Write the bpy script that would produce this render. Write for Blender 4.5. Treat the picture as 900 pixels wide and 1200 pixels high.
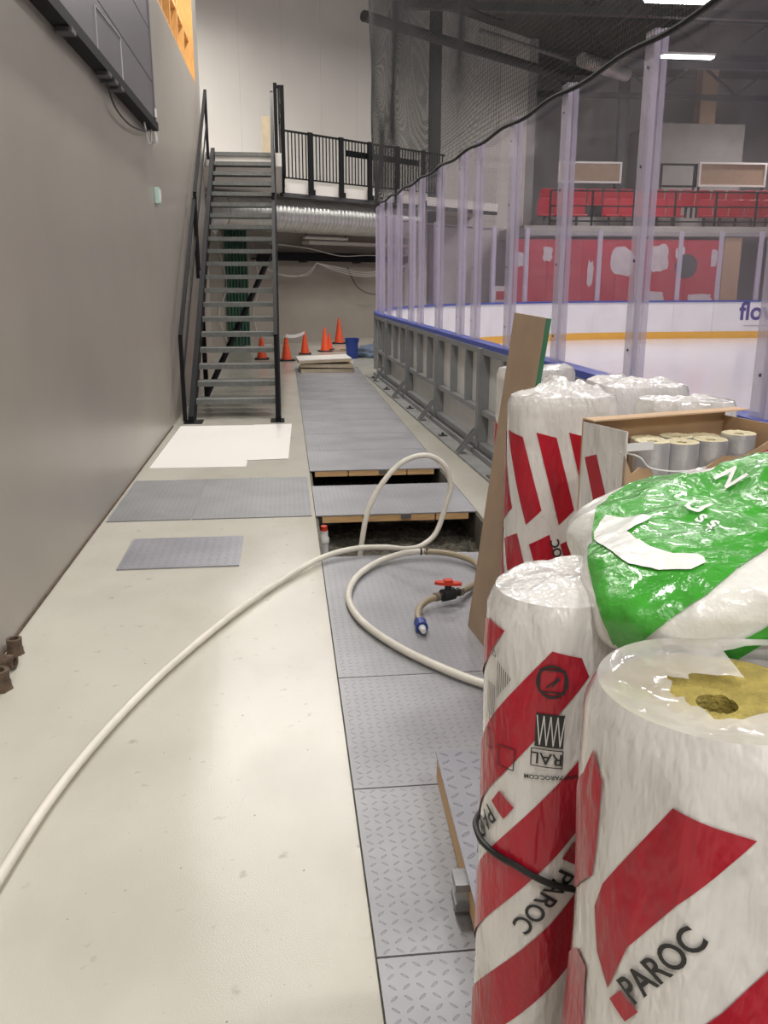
import bpy, bmesh, math, random
from mathutils import Vector, Matrix, noise
from mathutils.bvhtree import BVHTree

for o in list(bpy.data.objects): bpy.data.objects.remove(o)
scene = bpy.context.scene
COL = scene.collection
R = math.radians
random.seed(7)

# ------------------------------------------------------------------ camera
cam_d = bpy.data.cameras.new('camera'); cam = bpy.data.objects.new('camera', cam_d); COL.objects.link(cam)
cam.location = (0, 0, 1.65)
cam.rotation_euler = (R(90-14.984), 0, R(-6.377))
cam_d.sensor_fit = 'VERTICAL'; cam_d.sensor_height = 36.0; cam_d.lens = 1020/1200*36.0
cam_d.clip_start = 0.05; cam_d.clip_end = 200
scene.camera = cam
# ------------------------------------------------------------------ world and exposure
world = bpy.data.worlds.new('world'); scene.world = world; world.use_nodes = True
bg = world.node_tree.nodes['Background']; bg.inputs[0].default_value = (0.95, 0.97, 1.0, 1); bg.inputs[1].default_value = 0.40
scene.view_settings.view_transform = 'Standard'; scene.view_settings.look = 'None'
scene.view_settings.gamma = 1; scene.view_settings.exposure = 0.0
scene.view_settings.use_curve_mapping = False
scene.cycles.transparent_max_bounces = 32
scene.cycles.max_bounces = 8
LAMP_W = 225.0
# hall lamps: (x, y, z, length, direction): each becomes a hanging twin-tube fitting with its own light
LAMPS = [(-0.25, 6.0, 7.6, 1.6, 'y'), (-0.15, 13.7, 7.6, 1.6, 'y'), (-0.2, 18.7, 7.6, 1.6, 'y'),
         (4.6, 1.0, 7.6, 1.6, 'x'), (4.6, 10.5, 7.6, 1.6, 'x'), (4.8, 18.0, 7.9, 1.6, 'x'),
         (8.7, 20.2, 7.45, 1.6, 'x'), (11.1, 25.0, 7.48, 1.5, 'x'), (11.0, 14.0, 7.9, 1.6, 'x'), (11.0, 6.0, 7.9, 1.6, 'x'),
         (17.0, 20.0, 7.9, 1.6, 'x'), (-0.3, -2.5, 7.6, 1.6, 'y'), (-0.3, -8.0, 7.6, 1.6, 'y'), (4.6, -5.0, 7.6, 1.6, 'x'), (11.0, -3.0, 7.9, 1.6, 'x'), (17.0, 29.5, 7.6, 1.5, 'x')]  # fittings behind the camera are unseen, added to light the bundle fronts

# ------------------------------------------------------------------ helpers
class MB:
    def __init__(s): s.v = []; s.f = []; s.smooth = False
    def add(s, vs, fs):
        b = len(s.v); s.v += [tuple(p) for p in vs]; s.f += [tuple(b+i for i in q) for q in fs]; return s
    def box(s, x0, x1, y0, y1, z0, z1, M=None):
        vs = [Vector(p) for p in ((x0,y0,z0),(x1,y0,z0),(x1,y1,z0),(x0,y1,z0),(x0,y0,z1),(x1,y0,z1),(x1,y1,z1),(x0,y1,z1))]
        if M: vs = [M @ p for p in vs]
        return s.add(vs, [(0,3,2,1),(4,5,6,7),(0,1,5,4),(1,2,6,5),(2,3,7,6),(3,0,4,7)])
    def bar(s, a, b, w, h, up=(0,0,1)):
        a = Vector(a); b = Vector(b); t = (b-a).normalized(); u = Vector(up)
        sd = t.cross(u)
        if sd.length < 1e-4: sd = t.cross(Vector((0,1,0)))
        sd.normalize(); u = sd.cross(t).normalized()
        vs = [p + sd*(i*w/2) + u*(j*h/2) for p in (a, b) for i, j in ((-1,-1),(1,-1),(1,1),(-1,1))]
        return s.add(vs, [(0,1,2,3),(7,6,5,4),(0,4,5,1),(1,5,6,2),(2,6,7,3),(3,7,4,0)])
    def tube(s, pts, r, n=10, caps=True):
        pts = [Vector(p) for p in pts]; m = len(pts)
        rs = r if isinstance(r, (list, tuple)) else [r]*m
        ts = [(pts[min(i+1,m-1)]-pts[max(i-1,0)]).normalized() for i in range(m)]
        u = ts[0].cross(Vector((0,0,1)))
        if u.length < 1e-3: u = ts[0].cross(Vector((1,0,0)))
        u.normalize(); vs = []
        for i in range(m):
            u = (u - ts[i]*u.dot(ts[i])).normalized(); w = ts[i].cross(u)
            for k in range(n):
                a = 2*math.pi*k/n; vs.append(pts[i] + (u*math.cos(a)+w*math.sin(a))*rs[i])
        fs = [(i*n+k, i*n+(k+1)%n, (i+1)*n+(k+1)%n, (i+1)*n+k) for i in range(m-1) for k in range(n)]
        if caps: fs += [tuple(range(n-1,-1,-1)), tuple(range((m-1)*n, m*n))]
        return s.add(vs, fs)
    def lathe(s, prof, c=(0,0,0), n=24, axis='z', closed=False):
        c = Vector(c); vs = []; m = len(prof)
        for r, z in prof:
            for k in range(n):
                a = 2*math.pi*k/n; x, y = r*math.cos(a), r*math.sin(a)
                vs.append(c + (Vector((x,y,z)) if axis=='z' else Vector((z,x,y)) if axis=='x' else Vector((x,z,-y))))
        fs = [(i*n+k, i*n+(k+1)%n, (i+1)*n+(k+1)%n, (i+1)*n+k) for i in range(m-1) for k in range(n)]
        if closed: fs += [((m-1)*n+k, (m-1)*n+(k+1)%n, (k+1)%n, k) for k in range(n)]
        else: fs += [tuple(range(n-1,-1,-1)), tuple(range((m-1)*n, m*n))]
        return s.add(vs, fs)
    def prism(s, poly, z0, z1, M=None):
        n = len(poly); vs = [Vector((x,y,z0)) for x,y in poly]+[Vector((x,y,z1)) for x,y in poly]
        if M: vs = [M @ p for p in vs]
        fs = [tuple(range(n-1,-1,-1)), tuple(range(n,2*n))]+[(i,(i+1)%n,n+(i+1)%n,n+i) for i in range(n)]
        return s.add(vs, fs)
    def mesh(s, name, m, smooth=False, bevel=0):
        me = bpy.data.meshes.new(name); me.from_pydata(s.v, [], s.f); me.update()
        bm = bmesh.new(); bm.from_mesh(me); bmesh.ops.recalc_face_normals(bm, faces=bm.faces); bm.to_mesh(me); bm.free()
        if m: me.materials.append(m)
        if smooth:
            me.polygons.foreach_set('use_smooth', [True]*len(me.polygons))
            me.set_sharp_from_angle(angle=R(40))
        return me
    def build(s, name, m, parent=None, smooth=False, bevel=0):
        o = bpy.data.objects.new(name, s.mesh(name, m, smooth)); COL.objects.link(o)
        if parent: o.parent = parent; 
        if bevel:
            b = o.modifiers.new('bevel', 'BEVEL'); b.width = bevel; b.segments = 2; b.limit_method = 'ANGLE'
        return o

def thing(name, label, cat, loc=(0,0,0), rz=0, group=None):
    o = bpy.data.objects.new(name, None); COL.objects.link(o); o.empty_display_size = .1
    o.location = loc; o.rotation_euler = (0,0,rz); o['label'] = label; o['category'] = cat
    if group: o['group'] = group
    return o
def tag(o, label, cat, group=None):
    o['label'] = label; o['category'] = cat
    if group: o['group'] = group
    return o
def struct(o, label=None):
    o['kind'] = 'structure'
    if label: o['label'] = label
    return o
def copy_tree(o, parent=None):
    c = o.copy(); COL.objects.link(c); c.parent = parent
    for ch in list(o.children): copy_tree(ch, c)
    return c
def fit(o, origin):
    """shift a mesh so that its origin sits at `origin` while the geometry stays put"""
    o.data.transform(Matrix.Translation(-Vector(origin))); o.location = origin; return o
def smooth_path(pts, k=8):
    pts = [Vector(p) for p in pts]; out = []
    for i in range(len(pts)-1):
        p0 = pts[max(i-1,0)]; p1 = pts[i]; p2 = pts[i+1]; p3 = pts[min(i+2,len(pts)-1)]
        for j in range(k):
            t = j/k
            out.append(.5*((2*p1)+(p2-p0)*t+(2*p0-5*p1+4*p2-p3)*t*t+(3*p1-p0-3*p2+p3)*t**3))
    out.append(pts[-1]); return out

# ------------------------------------------------------------------ materials
MATS = {}
def mat(name, col, rough=.5, metal=0, var=0, vscale=4, bump=0, bscale=30, alpha=1, emit=0, spec=.5, detail=5, stretch=None, trans=0, coat=0, col2=None):
    m = bpy.data.materials.new(name); m.use_nodes = True; nt = m.node_tree; N = nt.nodes; L = nt.links
    p = N['Principled BSDF']; c = (*col, 1) if len(col)==3 else col
    p.inputs['Base Color'].default_value = c; p.inputs['Roughness'].default_value = rough; p.inputs['Metallic'].default_value = metal
    p.inputs['Alpha'].default_value = alpha; p.inputs['Specular IOR Level'].default_value = spec
    p.inputs['Transmission Weight'].default_value = trans; p.inputs['Coat Weight'].default_value = coat
    if emit:
        p.inputs['Emission Color'].default_value = c; p.inputs['Emission Strength'].default_value = emit
    tc = N.new('ShaderNodeTexCoord'); vec = tc.outputs['Object']
    if stretch:
        mp = N.new('ShaderNodeMapping'); mp.inputs['Scale'].default_value = stretch; L.new(vec, mp.inputs[0]); vec = mp.outputs[0]
    if var:
        n = N.new('ShaderNodeTexNoise'); n.inputs['Scale'].default_value = vscale; n.inputs['Detail'].default_value = detail; L.new(vec, n.inputs['Vector'])
        r = N.new('ShaderNodeValToRGB'); L.new(n.outputs[0], r.inputs[0])
        r.color_ramp.elements[0].position = .3; r.color_ramp.elements[1].position = .7
        b = col2 if col2 else tuple(min(1, x*(1+var)) for x in col[:3])
        a = col if col2 else tuple(x*(1-var) for x in col[:3])
        r.color_ramp.elements[0].color = (*a[:3], 1); r.color_ramp.elements[1].color = (*b, 1); L.new(r.outputs[0], p.inputs['Base Color'])
    if bump:
        n = N.new('ShaderNodeTexNoise'); n.inputs['Scale'].default_value = bscale; n.inputs['Detail'].default_value = 4; L.new(vec, n.inputs['Vector'])
        bn = N.new('ShaderNodeBump'); bn.inputs['Strength'].default_value = bump; bn.inputs['Distance'].default_value = .01 if bscale > 15 else .03; L.new(n.outputs[0], bn.inputs['Height']); L.new(bn.outputs[0], p.inputs['Normal'])
    MATS[name] = m; return m
def see_through(name, tint, gloss=.06, veil=0.0, veilcol=(.8,.78,.85)):
    """clear plastic sheet: transparent, tinted, with a little reflection and a scuffed veil"""
    m = bpy.data.materials.new(name); m.use_nodes = True; nt = m.node_tree; N = nt.nodes; L = nt.links
    for n in list(N):
        if n.type != 'OUTPUT_MATERIAL': N.remove(n)
    out = [n for n in N if n.type == 'OUTPUT_MATERIAL'][0]
    t = N.new('ShaderNodeBsdfTransparent'); t.inputs[0].default_value = (*tint, 1)
    g = N.new('ShaderNodeBsdfGlossy'); g.inputs['Roughness'].default_value = .08; g.inputs[0].default_value = (.9,.9,.95,1)
    d = N.new('ShaderNodeBsdfDiffuse'); d.inputs[0].default_value = (*veilcol, 1)
    m1 = N.new('ShaderNodeMixShader'); m1.inputs[0].default_value = veil; L.new(t.outputs[0], m1.inputs[1]); L.new(d.outputs[0], m1.inputs[2])
    if veil:
        tc = N.new('ShaderNodeTexCoord'); n = N.new('ShaderNodeTexNoise'); n.inputs['Scale'].default_value = 5; n.inputs['Detail'].default_value = 8
        L.new(tc.outputs['Object'], n.inputs['Vector']); mu = N.new('ShaderNodeMath'); mu.operation = 'MULTIPLY'; mu.inputs[1].default_value = veil*2; L.new(n.outputs[0], mu.inputs[0]); L.new(mu.outputs[0], m1.inputs[0])
    m2 = N.new('ShaderNodeMixShader'); m2.inputs[0].default_value = gloss; L.new(m1.outputs[0], m2.inputs[1]); L.new(g.outputs[0], m2.inputs[2]); L.new(m2.outputs[0], out.inputs[0])
    MATS[name] = m; return m
def checker_plate(name, col, pitch=.034, rough=.42, depth=.6):
    """steel tread plate: raised lozenges in alternating directions"""
    m = mat(name, col, rough, .35); nt = m.node_tree; N = nt.nodes; L = nt.links; p = N['Principled BSDF']
    def M(op, a, b=None, c=None):
        n = N.new('ShaderNodeMath'); n.operation = op
        for i, x in enumerate((a, b, c)):
            if x is None: continue
            if isinstance(x, (int, float)): n.inputs[i].default_value = x
            else: L.new(x, n.inputs[i])
        return n.outputs[0]
    tc = N.new('ShaderNodeTexCoord'); sp = N.new('ShaderNodeSeparateXYZ'); L.new(tc.outputs['Object'], sp.inputs[0])
    u = M('DIVIDE', sp.outputs[0], pitch); v = M('DIVIDE', sp.outputs[1], pitch)
    fu = M('SUBTRACT', M('FRACT', u), .5); fv = M('SUBTRACT', M('FRACT', v), .5)
    par = M('GREATER_THAN', M('FRACT', M('MULTIPLY', M('ADD', M('FLOOR', u), M('FLOOR', v)), .5)), .25)
    a = M('MULTIPLY', M('ADD', fu, fv), .7071); b = M('MULTIPLY', M('SUBTRACT', fu, fv), .7071)
    mx = N.new('ShaderNodeMix'); L.new(par, mx.inputs[0]); L.new(a, mx.inputs[2]); L.new(b, mx.inputs[3])
    my = N.new('ShaderNodeMix'); L.new(par, my.inputs[0]); L.new(b, my.inputs[2]); L.new(a, my.inputs[3])
    e = M('ADD', M('POWER', M('DIVIDE', mx.outputs[0], .36), 2), M('POWER', M('DIVIDE', my.outputs[0], .11), 2))
    h = M('MAXIMUM', M('SUBTRACT', 1, e), 0); h2 = M('MINIMUM', M('MULTIPLY', h, 2.2), 1)
    bn = N.new('ShaderNodeBump'); bn.inputs['Strength'].default_value = depth; bn.inputs['Distance'].default_value = .004; L.new(h2, bn.inputs['Height']); L.new(bn.outputs[0], p.inputs['Normal'])
    n = N.new('ShaderNodeTexNoise'); n.inputs['Scale'].default_value = 2.5; n.inputs['Detail'].default_value = 8; L.new(tc.outputs['Object'], n.inputs['Vector'])
    r = N.new('ShaderNodeValToRGB'); L.new(n.outputs[0], r.inputs[0]); r.color_ramp.elements[0].position = .35; r.color_ramp.elements[1].position = .7
    r.color_ramp.elements[0].color = (*[x*.86 for x in col], 1); r.color_ramp.elements[1].color = (*[x*1.1 for x in col], 1)
    mc = N.new('ShaderNodeMix'); mc.data_type = 'RGBA'; L.new(M('MULTIPLY', h2, .35), mc.inputs[0]); L.new(r.outputs[0], mc.inputs[6]); mc.inputs[7].default_value = (*[x*.6 for x in col], 1); L.new(mc.outputs[2], p.inputs['Base Color'])
    return m

mat('wall_grey', (.355,.322,.285), .33, var=.05, vscale=1.2, bump=.04, bscale=60)
mat('wall_white', (.70,.67,.63), .6, var=.03, vscale=.8)
mat('wall_hall', (.34,.325,.32), .7, var=.06, vscale=.5)
mat('floor_epoxy', (.57,.55,.48), .18, var=.05, vscale=1.6, bump=.11, bscale=240)
mat('kerb', (.52,.50,.43), .7, var=.08, vscale=6, bump=.2, bscale=60)
mat('trench_wall', (.12,.11,.09), .9, var=.2, vscale=9, bump=.5)
mat('soil', (.045,.04,.03), .75, col2=(.17,.155,.12), var=.1, vscale=28, bump=1, bscale=90, detail=10)
mat('ice', (.78,.76,.80), .18, var=.02, vscale=1)
mat('ceiling_dark', (.10,.095,.09), .8, var=.1)
mat('steel_dark', (.075,.074,.078), .5, .3)
mat('black_steel', (.010,.010,.012), .6, 0, spec=.15)
mat('galv', (.30,.30,.31), .42, .7, var=.12, vscale=14, bump=.05)
mat('galv_tread', (.20,.205,.195), .55, .4, var=.15, vscale=20, bump=.3, bscale=300)
mat('board_frame', (.27,.275,.28), .48, .45, var=.08, vscale=5)
mat('board_back', (.60,.59,.56), .5, var=.04, vscale=3)
mat('board_white', (.80,.79,.82), .35, var=.05, vscale=2)
mat('blue_cap', (.045,.075,.36), .35)
mat('yellow', (.82,.44,.04), .45)
mat('footing', (.25,.255,.25), .7, var=.12, vscale=6)
checker_plate('plate', (.36,.36,.38))
checker_plate('plate_left', (.30,.305,.315), .036)
checker_plate('plate_new', (.34,.34,.38), .05, .35, 1.0)
mat('timber', (.72,.46,.22), .6, var=.15, vscale=8, stretch=(1,14,14))
mat('timber_window', (.62,.33,.10), .55, var=.15, vscale=8, stretch=(10,10,1))
mat('plywood', (.36,.255,.17), .65, var=.1, vscale=5, bump=.1)
mat('plywood_edge', (.03,.14,.07), .6)
mat('pale_board', (.50,.42,.30), .6, var=.1, vscale=5)
mat('paper', (.80,.77,.74), .7)
mat('film', (.74,.725,.705), .2, var=.07, vscale=9, bump=1.0, bscale=13, coat=.8, stretch=(1,1,.35))
mat('film_red', (.42,.008,.026), .28, var=.18, vscale=10, bump=1.0, bscale=13, coat=.15, stretch=(1,1,.35))
mat('print_black', (.02,.02,.022), .4)
see_through('cling', (.93,.92,.90), .14, .42, (.85,.83,.80))
mat('wool', (.36,.29,.075), .95, var=.25, vscale=40, bump=.6, bscale=160)
mat('wool_pale', (.70,.63,.42), .9, var=.1, vscale=30, bump=.4, bscale=120)
mat('foil', (.62,.62,.63), .32, .55, var=.08, vscale=20, bump=.2, bscale=70)
mat('hole', (.05,.04,.03), .9)
mat('card', (.47,.31,.18), .75, var=.07, vscale=4)
mat('card_light', (.60,.42,.27), .75, var=.05, vscale=4)
mat('card_red', (.42,.015,.03), .55)
mat('hose', (.74,.71,.63), .4, var=.06, vscale=12)
mat('hose_beige', (.36,.30,.20), .4)
mat('hose_grip', (.02,.02,.02), .5)
mat('valve_red', (.62,.05,.02), .4)
mat('brass', (.36,.31,.24), .35, .8)
mat('blue', (.02,.05,.27), .4)
mat('white_plastic', (.75,.75,.74), .45)
mat('cone', (.80,.085,.02), .5)
mat('cone_base', (.02,.02,.02), .7)
mat('panel_dark', (.12,.108,.122), .42, var=.06, vscale=2)
mat('panel_line', (.45,.43,.45), .5)
mat('duct', (.50,.50,.49), .36, .75, var=.08, vscale=6)
mat('green_pipe', (.018,.085,.055), .5)
mat('cable_white', (.66,.65,.62), .5)
mat('cable_black', (.015,.015,.015), .5)
mat('red_wall', (.50,.022,.04), .5, var=.1, vscale=2)
mat('old_paper', (.62,.57,.57), .8, var=.1, vscale=5)
mat('seat_red', (.44,.025,.04), .4)
mat('concrete', (.33,.32,.30), .8, var=.08, vscale=2)
mat('rust', (.11,.075,.05), .85, var=.4, vscale=30, bump=.8, bscale=60)
mat('cap_text', (.07,.045,.24), .5)
mat('tarp', (.12,.16,.23), .7, var=.15, vscale=9)
mat('net', (.012,.012,.012), .8)
mat('lamp_tube', (1,.98,.94), .4, emit=14)
mat('lamp_off', (.66,.65,.62), .4)
see_through('glass', (.93,.915,.945), .06, .035, (.75,.72,.82))
mat('post_clear', (.55,.51,.62), .22, alpha=.42, coat=.3)
mat('sign_green', (.45,.62,.55), .4)

def floor_wear(m):
    nt = m.node_tree; N = nt.nodes; L = nt.links; p = N['Principled BSDF']; src = p.inputs['Base Color'].links[0].from_socket
    tc = N.new('ShaderNodeTexCoord')
    def layer(src, scale, lo, hi, col, stretch=(1,1,1), amt=1.0, detail=6):
        mp = N.new('ShaderNodeMapping'); mp.inputs['Scale'].default_value = stretch; L.new(tc.outputs['Object'], mp.inputs[0])
        n = N.new('ShaderNodeTexNoise'); n.inputs['Scale'].default_value = scale; n.inputs['Detail'].default_value = detail; L.new(mp.outputs[0], n.inputs['Vector'])
        r = N.new('ShaderNodeMapRange'); r.inputs[1].default_value = lo; r.inputs[2].default_value = hi; r.inputs[4].default_value = amt; L.new(n.outputs[0], r.inputs[0])
        x = N.new('ShaderNodeMix'); x.data_type = 'RGBA'; L.new(r.outputs[0], x.inputs[0]); L.new(src, x.inputs[6]); x.inputs[7].default_value = (*col, 1); return x.outputs[2]
    src = layer(src, 2.2, .5, .8, (.44,.41,.34), (1,.6,1), .55)
    src = layer(src, 14, .66, .74, (.25,.23,.20), (1,1,1), .45)
    src = layer(src, 60, .74, .77, (.10,.09,.08), (1,1,1), .8, 2)
    L.new(src, p.inputs['Base Color'])
floor_wear(MATS['floor_epoxy'])
# ------------------------------------------------------------------ setting
TX0, TX1, TY0, TY1 = .18, 1.37, -1.0, 17.1          # service trench
WX = -1.32                                          # face of the left wall
fl = MB()
fl.box(-6, TX0, -12, 40, -.5, 0); fl.box(TX1, 1.47, -12, TY1, -.5, 0); fl.box(TX0, 30, TY1, 40, -.5, 0); fl.box(TX0, TX1, -12, TY0, -.5, 0)
fl.box(1.47, 30, -12, TY1, -.5, -.002)
struct(fl.build('floor', MATS['floor_epoxy']), 'cream coated concrete floor beside the trench')
for nm, bx_ in (('wall_trench_left', (TX0, TX0+.02, TY0, TY1)), ('wall_trench_right', (TX1-.02, TX1, TY0, TY1)), ('wall_trench_end', (TX0+.021, TX1-.021, TY1-.02, TY1))):
    struct(MB().box(*bx_, -.5, -.012).build(nm, MATS['trench_wall']), 'dark earthy side of the service trench')
# soil at the bottom of the trench
so = MB(); nx, ny = 50, 130
def soil_z(x, y): return -.235 + .05*noise.noise((x*3, y*3, 0)) + .03*noise.noise((x*11, y*11, 2)) + .018*noise.noise((x*34, y*34, 5))
sv = [(TX0+.022+(TX1-TX0-.044)*i/nx, 4.6+3.6*j/ny, 0) for j in range(ny+1) for i in range(nx+1)]
so.add([(x, y, soil_z(x, y)) for x, y, _ in sv], [(j*(nx+1)+i, j*(nx+1)+i+1, (j+1)*(nx+1)+i+1, (j+1)*(nx+1)+i) for j in range(ny) for i in range(nx)])
so_o = so.build('soil', MATS['soil'], smooth=False); so_o['kind'] = 'stuff'; tag(so_o, 'dark loose soil and gravel in the open trench', 'soil')
bt = MB(); bt.box(TX0+.02, TX1-.02, TY0, TY1-.02, -.5, -.42); struct(bt.build('floor_trench', MATS['soil']))

# left wall with a high timber window opening
WY0, WY1, WZ0, WZ1, WEND, HZ = 10.4, 15.6, 4.68, 6.6, 16.35, 9.2
wl = MB()
wl.box(WX-.25, WX, -12, WY0, 0, HZ); wl.box(WX-.25, WX, WY1, WEND, 0, HZ); wl.box(WX-.25, WX, WY0, WY1, 0, WZ0); wl.box(WX-.25, WX, WY0, WY1, WZ1, HZ)
wall_l = struct(wl.build('wall_left', MATS['wall_grey']), 'glossy grey painted side wall')
struct(MB().box(WX+.0005, WX+.010, -1, 10.2, .0005, .012).build('baseboard_left', MATS['rust']), 'dark grimy joint along the foot of the grey wall')
win = thing('window_1', 'high window opening lined with raw timber studs in the grey wall', 'window', (WX-.12, WY0, WZ0)); win['kind'] = 'structure'
del win['category']
def wpart(name, x0,x1,y0,y1,z0,z1, m='timber_window'):
    b = MB(); b.box(x0,x1,y0,y1,z0,z1); return b.build(name, MATS[m], win)
wd = WY1-WY0; wh = WZ1-WZ0
wpart('sill', -.1,.12, 0,wd, 0,.03); wpart('head', -.1,.12, 0,wd, wh-.04,wh)
wpart('jamb', -.1,.119, 0,.04, .03,wh-.04); wpart('jamb', -.1,.119, wd-.04,wd, .03,wh-.04)
for k in range(1, 6): wpart('stud', -.05,.06, wd-.04-k*.87,wd-k*.87+.02, .03,wh-.04)
wpart('rail', -.04,.05, .04,wd-.04, .62,.68)
b = MB(); b.box(-.13,-.11, 0,wd, 0,wh); b.build('backing_board', MATS['wall_white'], win)
# recess beyond the end of the left wall and the slanted end wall
SL = Vector((1, .85, 0)).normalized(); SN = Vector((-SL.y, SL.x, 0))       # along the end wall, and behind it
def slant(x, off=0, z=0):
    p = Vector((.15, 23.74, 0)); t = (x-.15)/SL.x; q = p + SL*t + SN*off; return Vector((q.x, q.y, z))
def slant_box(mb, x0, x1, o0, o1, z0, z1):
    p = [slant(x0,o0), slant(x1,o0), slant(x1,o1), slant(x0,o1)]
    return mb.prism([(q.x,q.y) for q in p], z0, z1)
struct(slant_box(MB(), -4.6, 8.2, 0, .25, 0, HZ).build('wall_end', MATS['wall_white']), 'pale panelled end wall above the balcony')
b = MB(); b.box(-4.4, -4.2, 16.4, 20.5, 0, HZ); b.box(-4.2, WX-.25, 16.1, WEND, 0, HZ); struct(b.build('wall_recess', MATS['wall_white']))
# panel joints and dado of the end wall: grey lower wall under the balcony
struct(slant_box(MB(), -4.4, 3.6, -.03, 0, 0, 3.5).build('wall_end_lower', MATS['wall_grey']), 'grey wall under the balcony')
for x in (-.9, .1, 1.1, 2.1, 3.1, 4.1, 5.1, 6.1, 7.1):
    struct(slant_box(MB(), x, x+.008, -.004, 0, 3.8, HZ-.02).build('trim_1', MATS['board_back']))
b = MB(); b.box(8.2, 8.5, 30.6, 36, 0, HZ); struct(b.build('wall_side', MATS['wall_hall']))
b = MB(); b.box(8.2, 30, 35.5, 35.8, 0, HZ); struct(b.build('wall_back', MATS['wall_hall']), 'grey hall wall behind the seating')
b = MB(); b.box(WX, 29.7, -12.2, -12, 0, HZ); struct(b.build('wall_front', MATS['wall_white']))
b = MB(); b.box(29.7, 30, -12, 35.5, 0, HZ); struct(b.build('wall_right', MATS['wall_hall']))
b = MB(); b.box(-6, 30, -12, 40, HZ, HZ+.3); struct(b.build('ceiling', MATS['ceiling_dark']), 'dark hall ceiling')

# ------------------------------------------------------------------ rink: path of the dasher boards
RT = Vector((-.032, 1, 0)).normalized(); RN = Vector((RT.y, -RT.x, 0)); RO = Vector((1.705, 15, 0))
RAD = 8.5; S0 = .4
def path(l):
    """point and tangent of the board line at arc length l"""
    if l <= S0: return RO + RT*l, RT.copy()
    a = (l-S0)/RAD
    if a <= math.pi/2:
        c = RO + RT*S0 + RN*RAD
        return c - RN*RAD*math.cos(a) + RT*RAD*math.sin(a), (RN*math.sin(a) + RT*math.cos(a))
    e = RAD*(a-math.pi/2); return RO + RT*(S0+RAD) + RN*(RAD+e), RN.copy()
def frame(l0, l1):
    p, _ = path(l0); q, _ = path(l1); t = (q-p).normalized(); n = Vector((t.y, -t.x, 0))
    M = Matrix(((n.x,t.x,0,p.x),(n.y,t.y,0,p.y),(0,0,1,0),(0,0,0,1))); return M, (q-p).length
ice_poly = [path(l)[0] + Vector((path(l)[1].y, -path(l)[1].x, 0))*.03 for l in [-25]+[S0+RAD*R(a) for a in range(0, 91, 5)]+[S0+RAD*math.pi/2+15]]
ice_poly = [(p.x, p.y) for p in ice_poly] + [(25.5, -10)]
struct(MB().prism(ice_poly, 0, .012).build('floor_ice', MATS['ice']), 'white ice surface of the rink')

def rink_board(l0, l1, main, near, label, group):
    M, L = frame(l0, l1)
    t = thing('rink_board', label, 'rink board', (0,0,0), 0, group); t.matrix_world = M
    def p(name, m, *bx): b = MB(); b.box(*bx); return b.build(name, MATS[m], t)
    g = .003
    p('panel', 'board_back', -.012,.012, g,L-g, .04,1.02); p('inner_face', 'board_white', .0125,.022, g,L-g, .20,1.02)
    p('kick_plate', 'yellow', .0125,.028, g,L-g, .013,.20); p('cap_rail', 'blue_cap', -.075,.055, g,L-g, 1.02,1.065)
    if near:
        p('bottom_rail', 'board_frame', -.10,-.0125, .101,L-g, .04,.13); p('middle_rail', 'board_frame', -.085,-.0125, .101,L-g, .40,.45); p('top_rail', 'board_frame', -.085,-.0125, .101,L-g, .965,1.019)
        p('main_post', 'board_frame', -.115,-.0125, .004,.10, .021,1.019)
        n = round(L/.62)
        for k in range(1, n):
            y = L*k/n; b = MB(); b.box(-.085,-.0125, y-.026,y-.019, .451,.964); b.box(-.085,-.075, y-.019,y+.026, .451,.964); b.build('upright', MATS['board_frame'], t)
        p('base_plate', 'footing', -.30,-.0125, g,L-g, .0,.02); p('base_angle', 'board_frame', -.16,-.13, .06,L-g, .021,.07)
        b = MB()
        for y in (.012, .09): b.bar((-.29,y,.03), (-.12,y,.25), .012, .035)
        b.box(-.30,-.22, .004,.11, .0205,.035); b.build('brace', MATS['board_frame'], t)
        b = MB(); b.box(-.28,-.19, L*.5-.05,L*.5+.05, .0205,.03); b.lathe([(.016,.03),(.016,.055)], (-.235,L*.5,0), 8); b.build('anchor_clip', MATS['steel_dark'], t)
    else:
        p('main_post', 'board_frame', -.08,-.0125, .004,.06, 0,1.02); p('top_rail', 'board_frame', -.07,-.0125, .061,L-.004, .96,1.02)
    return t
ll = [-.7-2.06*k for k in range(7, -1, -1)] + [S0]
for i in range(len(ll)-1):
    rink_board(ll[i], ll[i+1], True, True, 'galvanised steel framed rink board with blue cap rail along the trench', 'straight rink boards along the trench')
nc = 22; step = (S0+RAD*math.pi/2+13-S0)/nc
for i in range(nc):
    rink_board(S0+i*step, S0+(i+1)*step, True, False, 'white rink board with yellow kick plate in the curved corner and far end', 'rink boards of the corner and far end')
# clear shields and their lilac posts
def glass(l0, l1, label, group):
    M, L = frame(l0, l1); t = thing('rink_shield', label, 'glass panel', (0,0,0), 0, group); t.matrix_world = M
    b = MB(); b.box(-.006,.006, .075,L-.004, 1.066,2.9); b.build('pane', MATS['glass'], t)
    b = MB(); b.box(-.038,-.0065, .004,.124, 1.066,2.93); b.box(.0065,.038, .004,.124, 1.066,2.93); b.box(-.0065,.0065, .046,.074, 1.066,2.93)
    po = b.build('post', MATS['post_clear'], t)
    b = MB()
    for z in (1.25, 1.75, 2.25, 2.75): b.lathe([(.008,-.046),(.008,-.0405)], (0,0,0), 8, 'x'); b.v[-16:] = [(x, y+.064, zz+z) for x, y, zz in b.v[-16:]]
    b.build('bolt', MATS['steel_dark'], po)
gl = [Y-15.06 for Y in (2.25, 3.56, 4.95, 6.28, 7.56, 8.78, 9.45, 10.58, 11.78, 12.5, 13.56, 14.56)] + [S0]
for i in range(len(gl)-1): glass(gl[i], gl[i+1], 'clear rink shield with lilac posts above the boards along the trench', 'clear shields along the trench')
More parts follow.
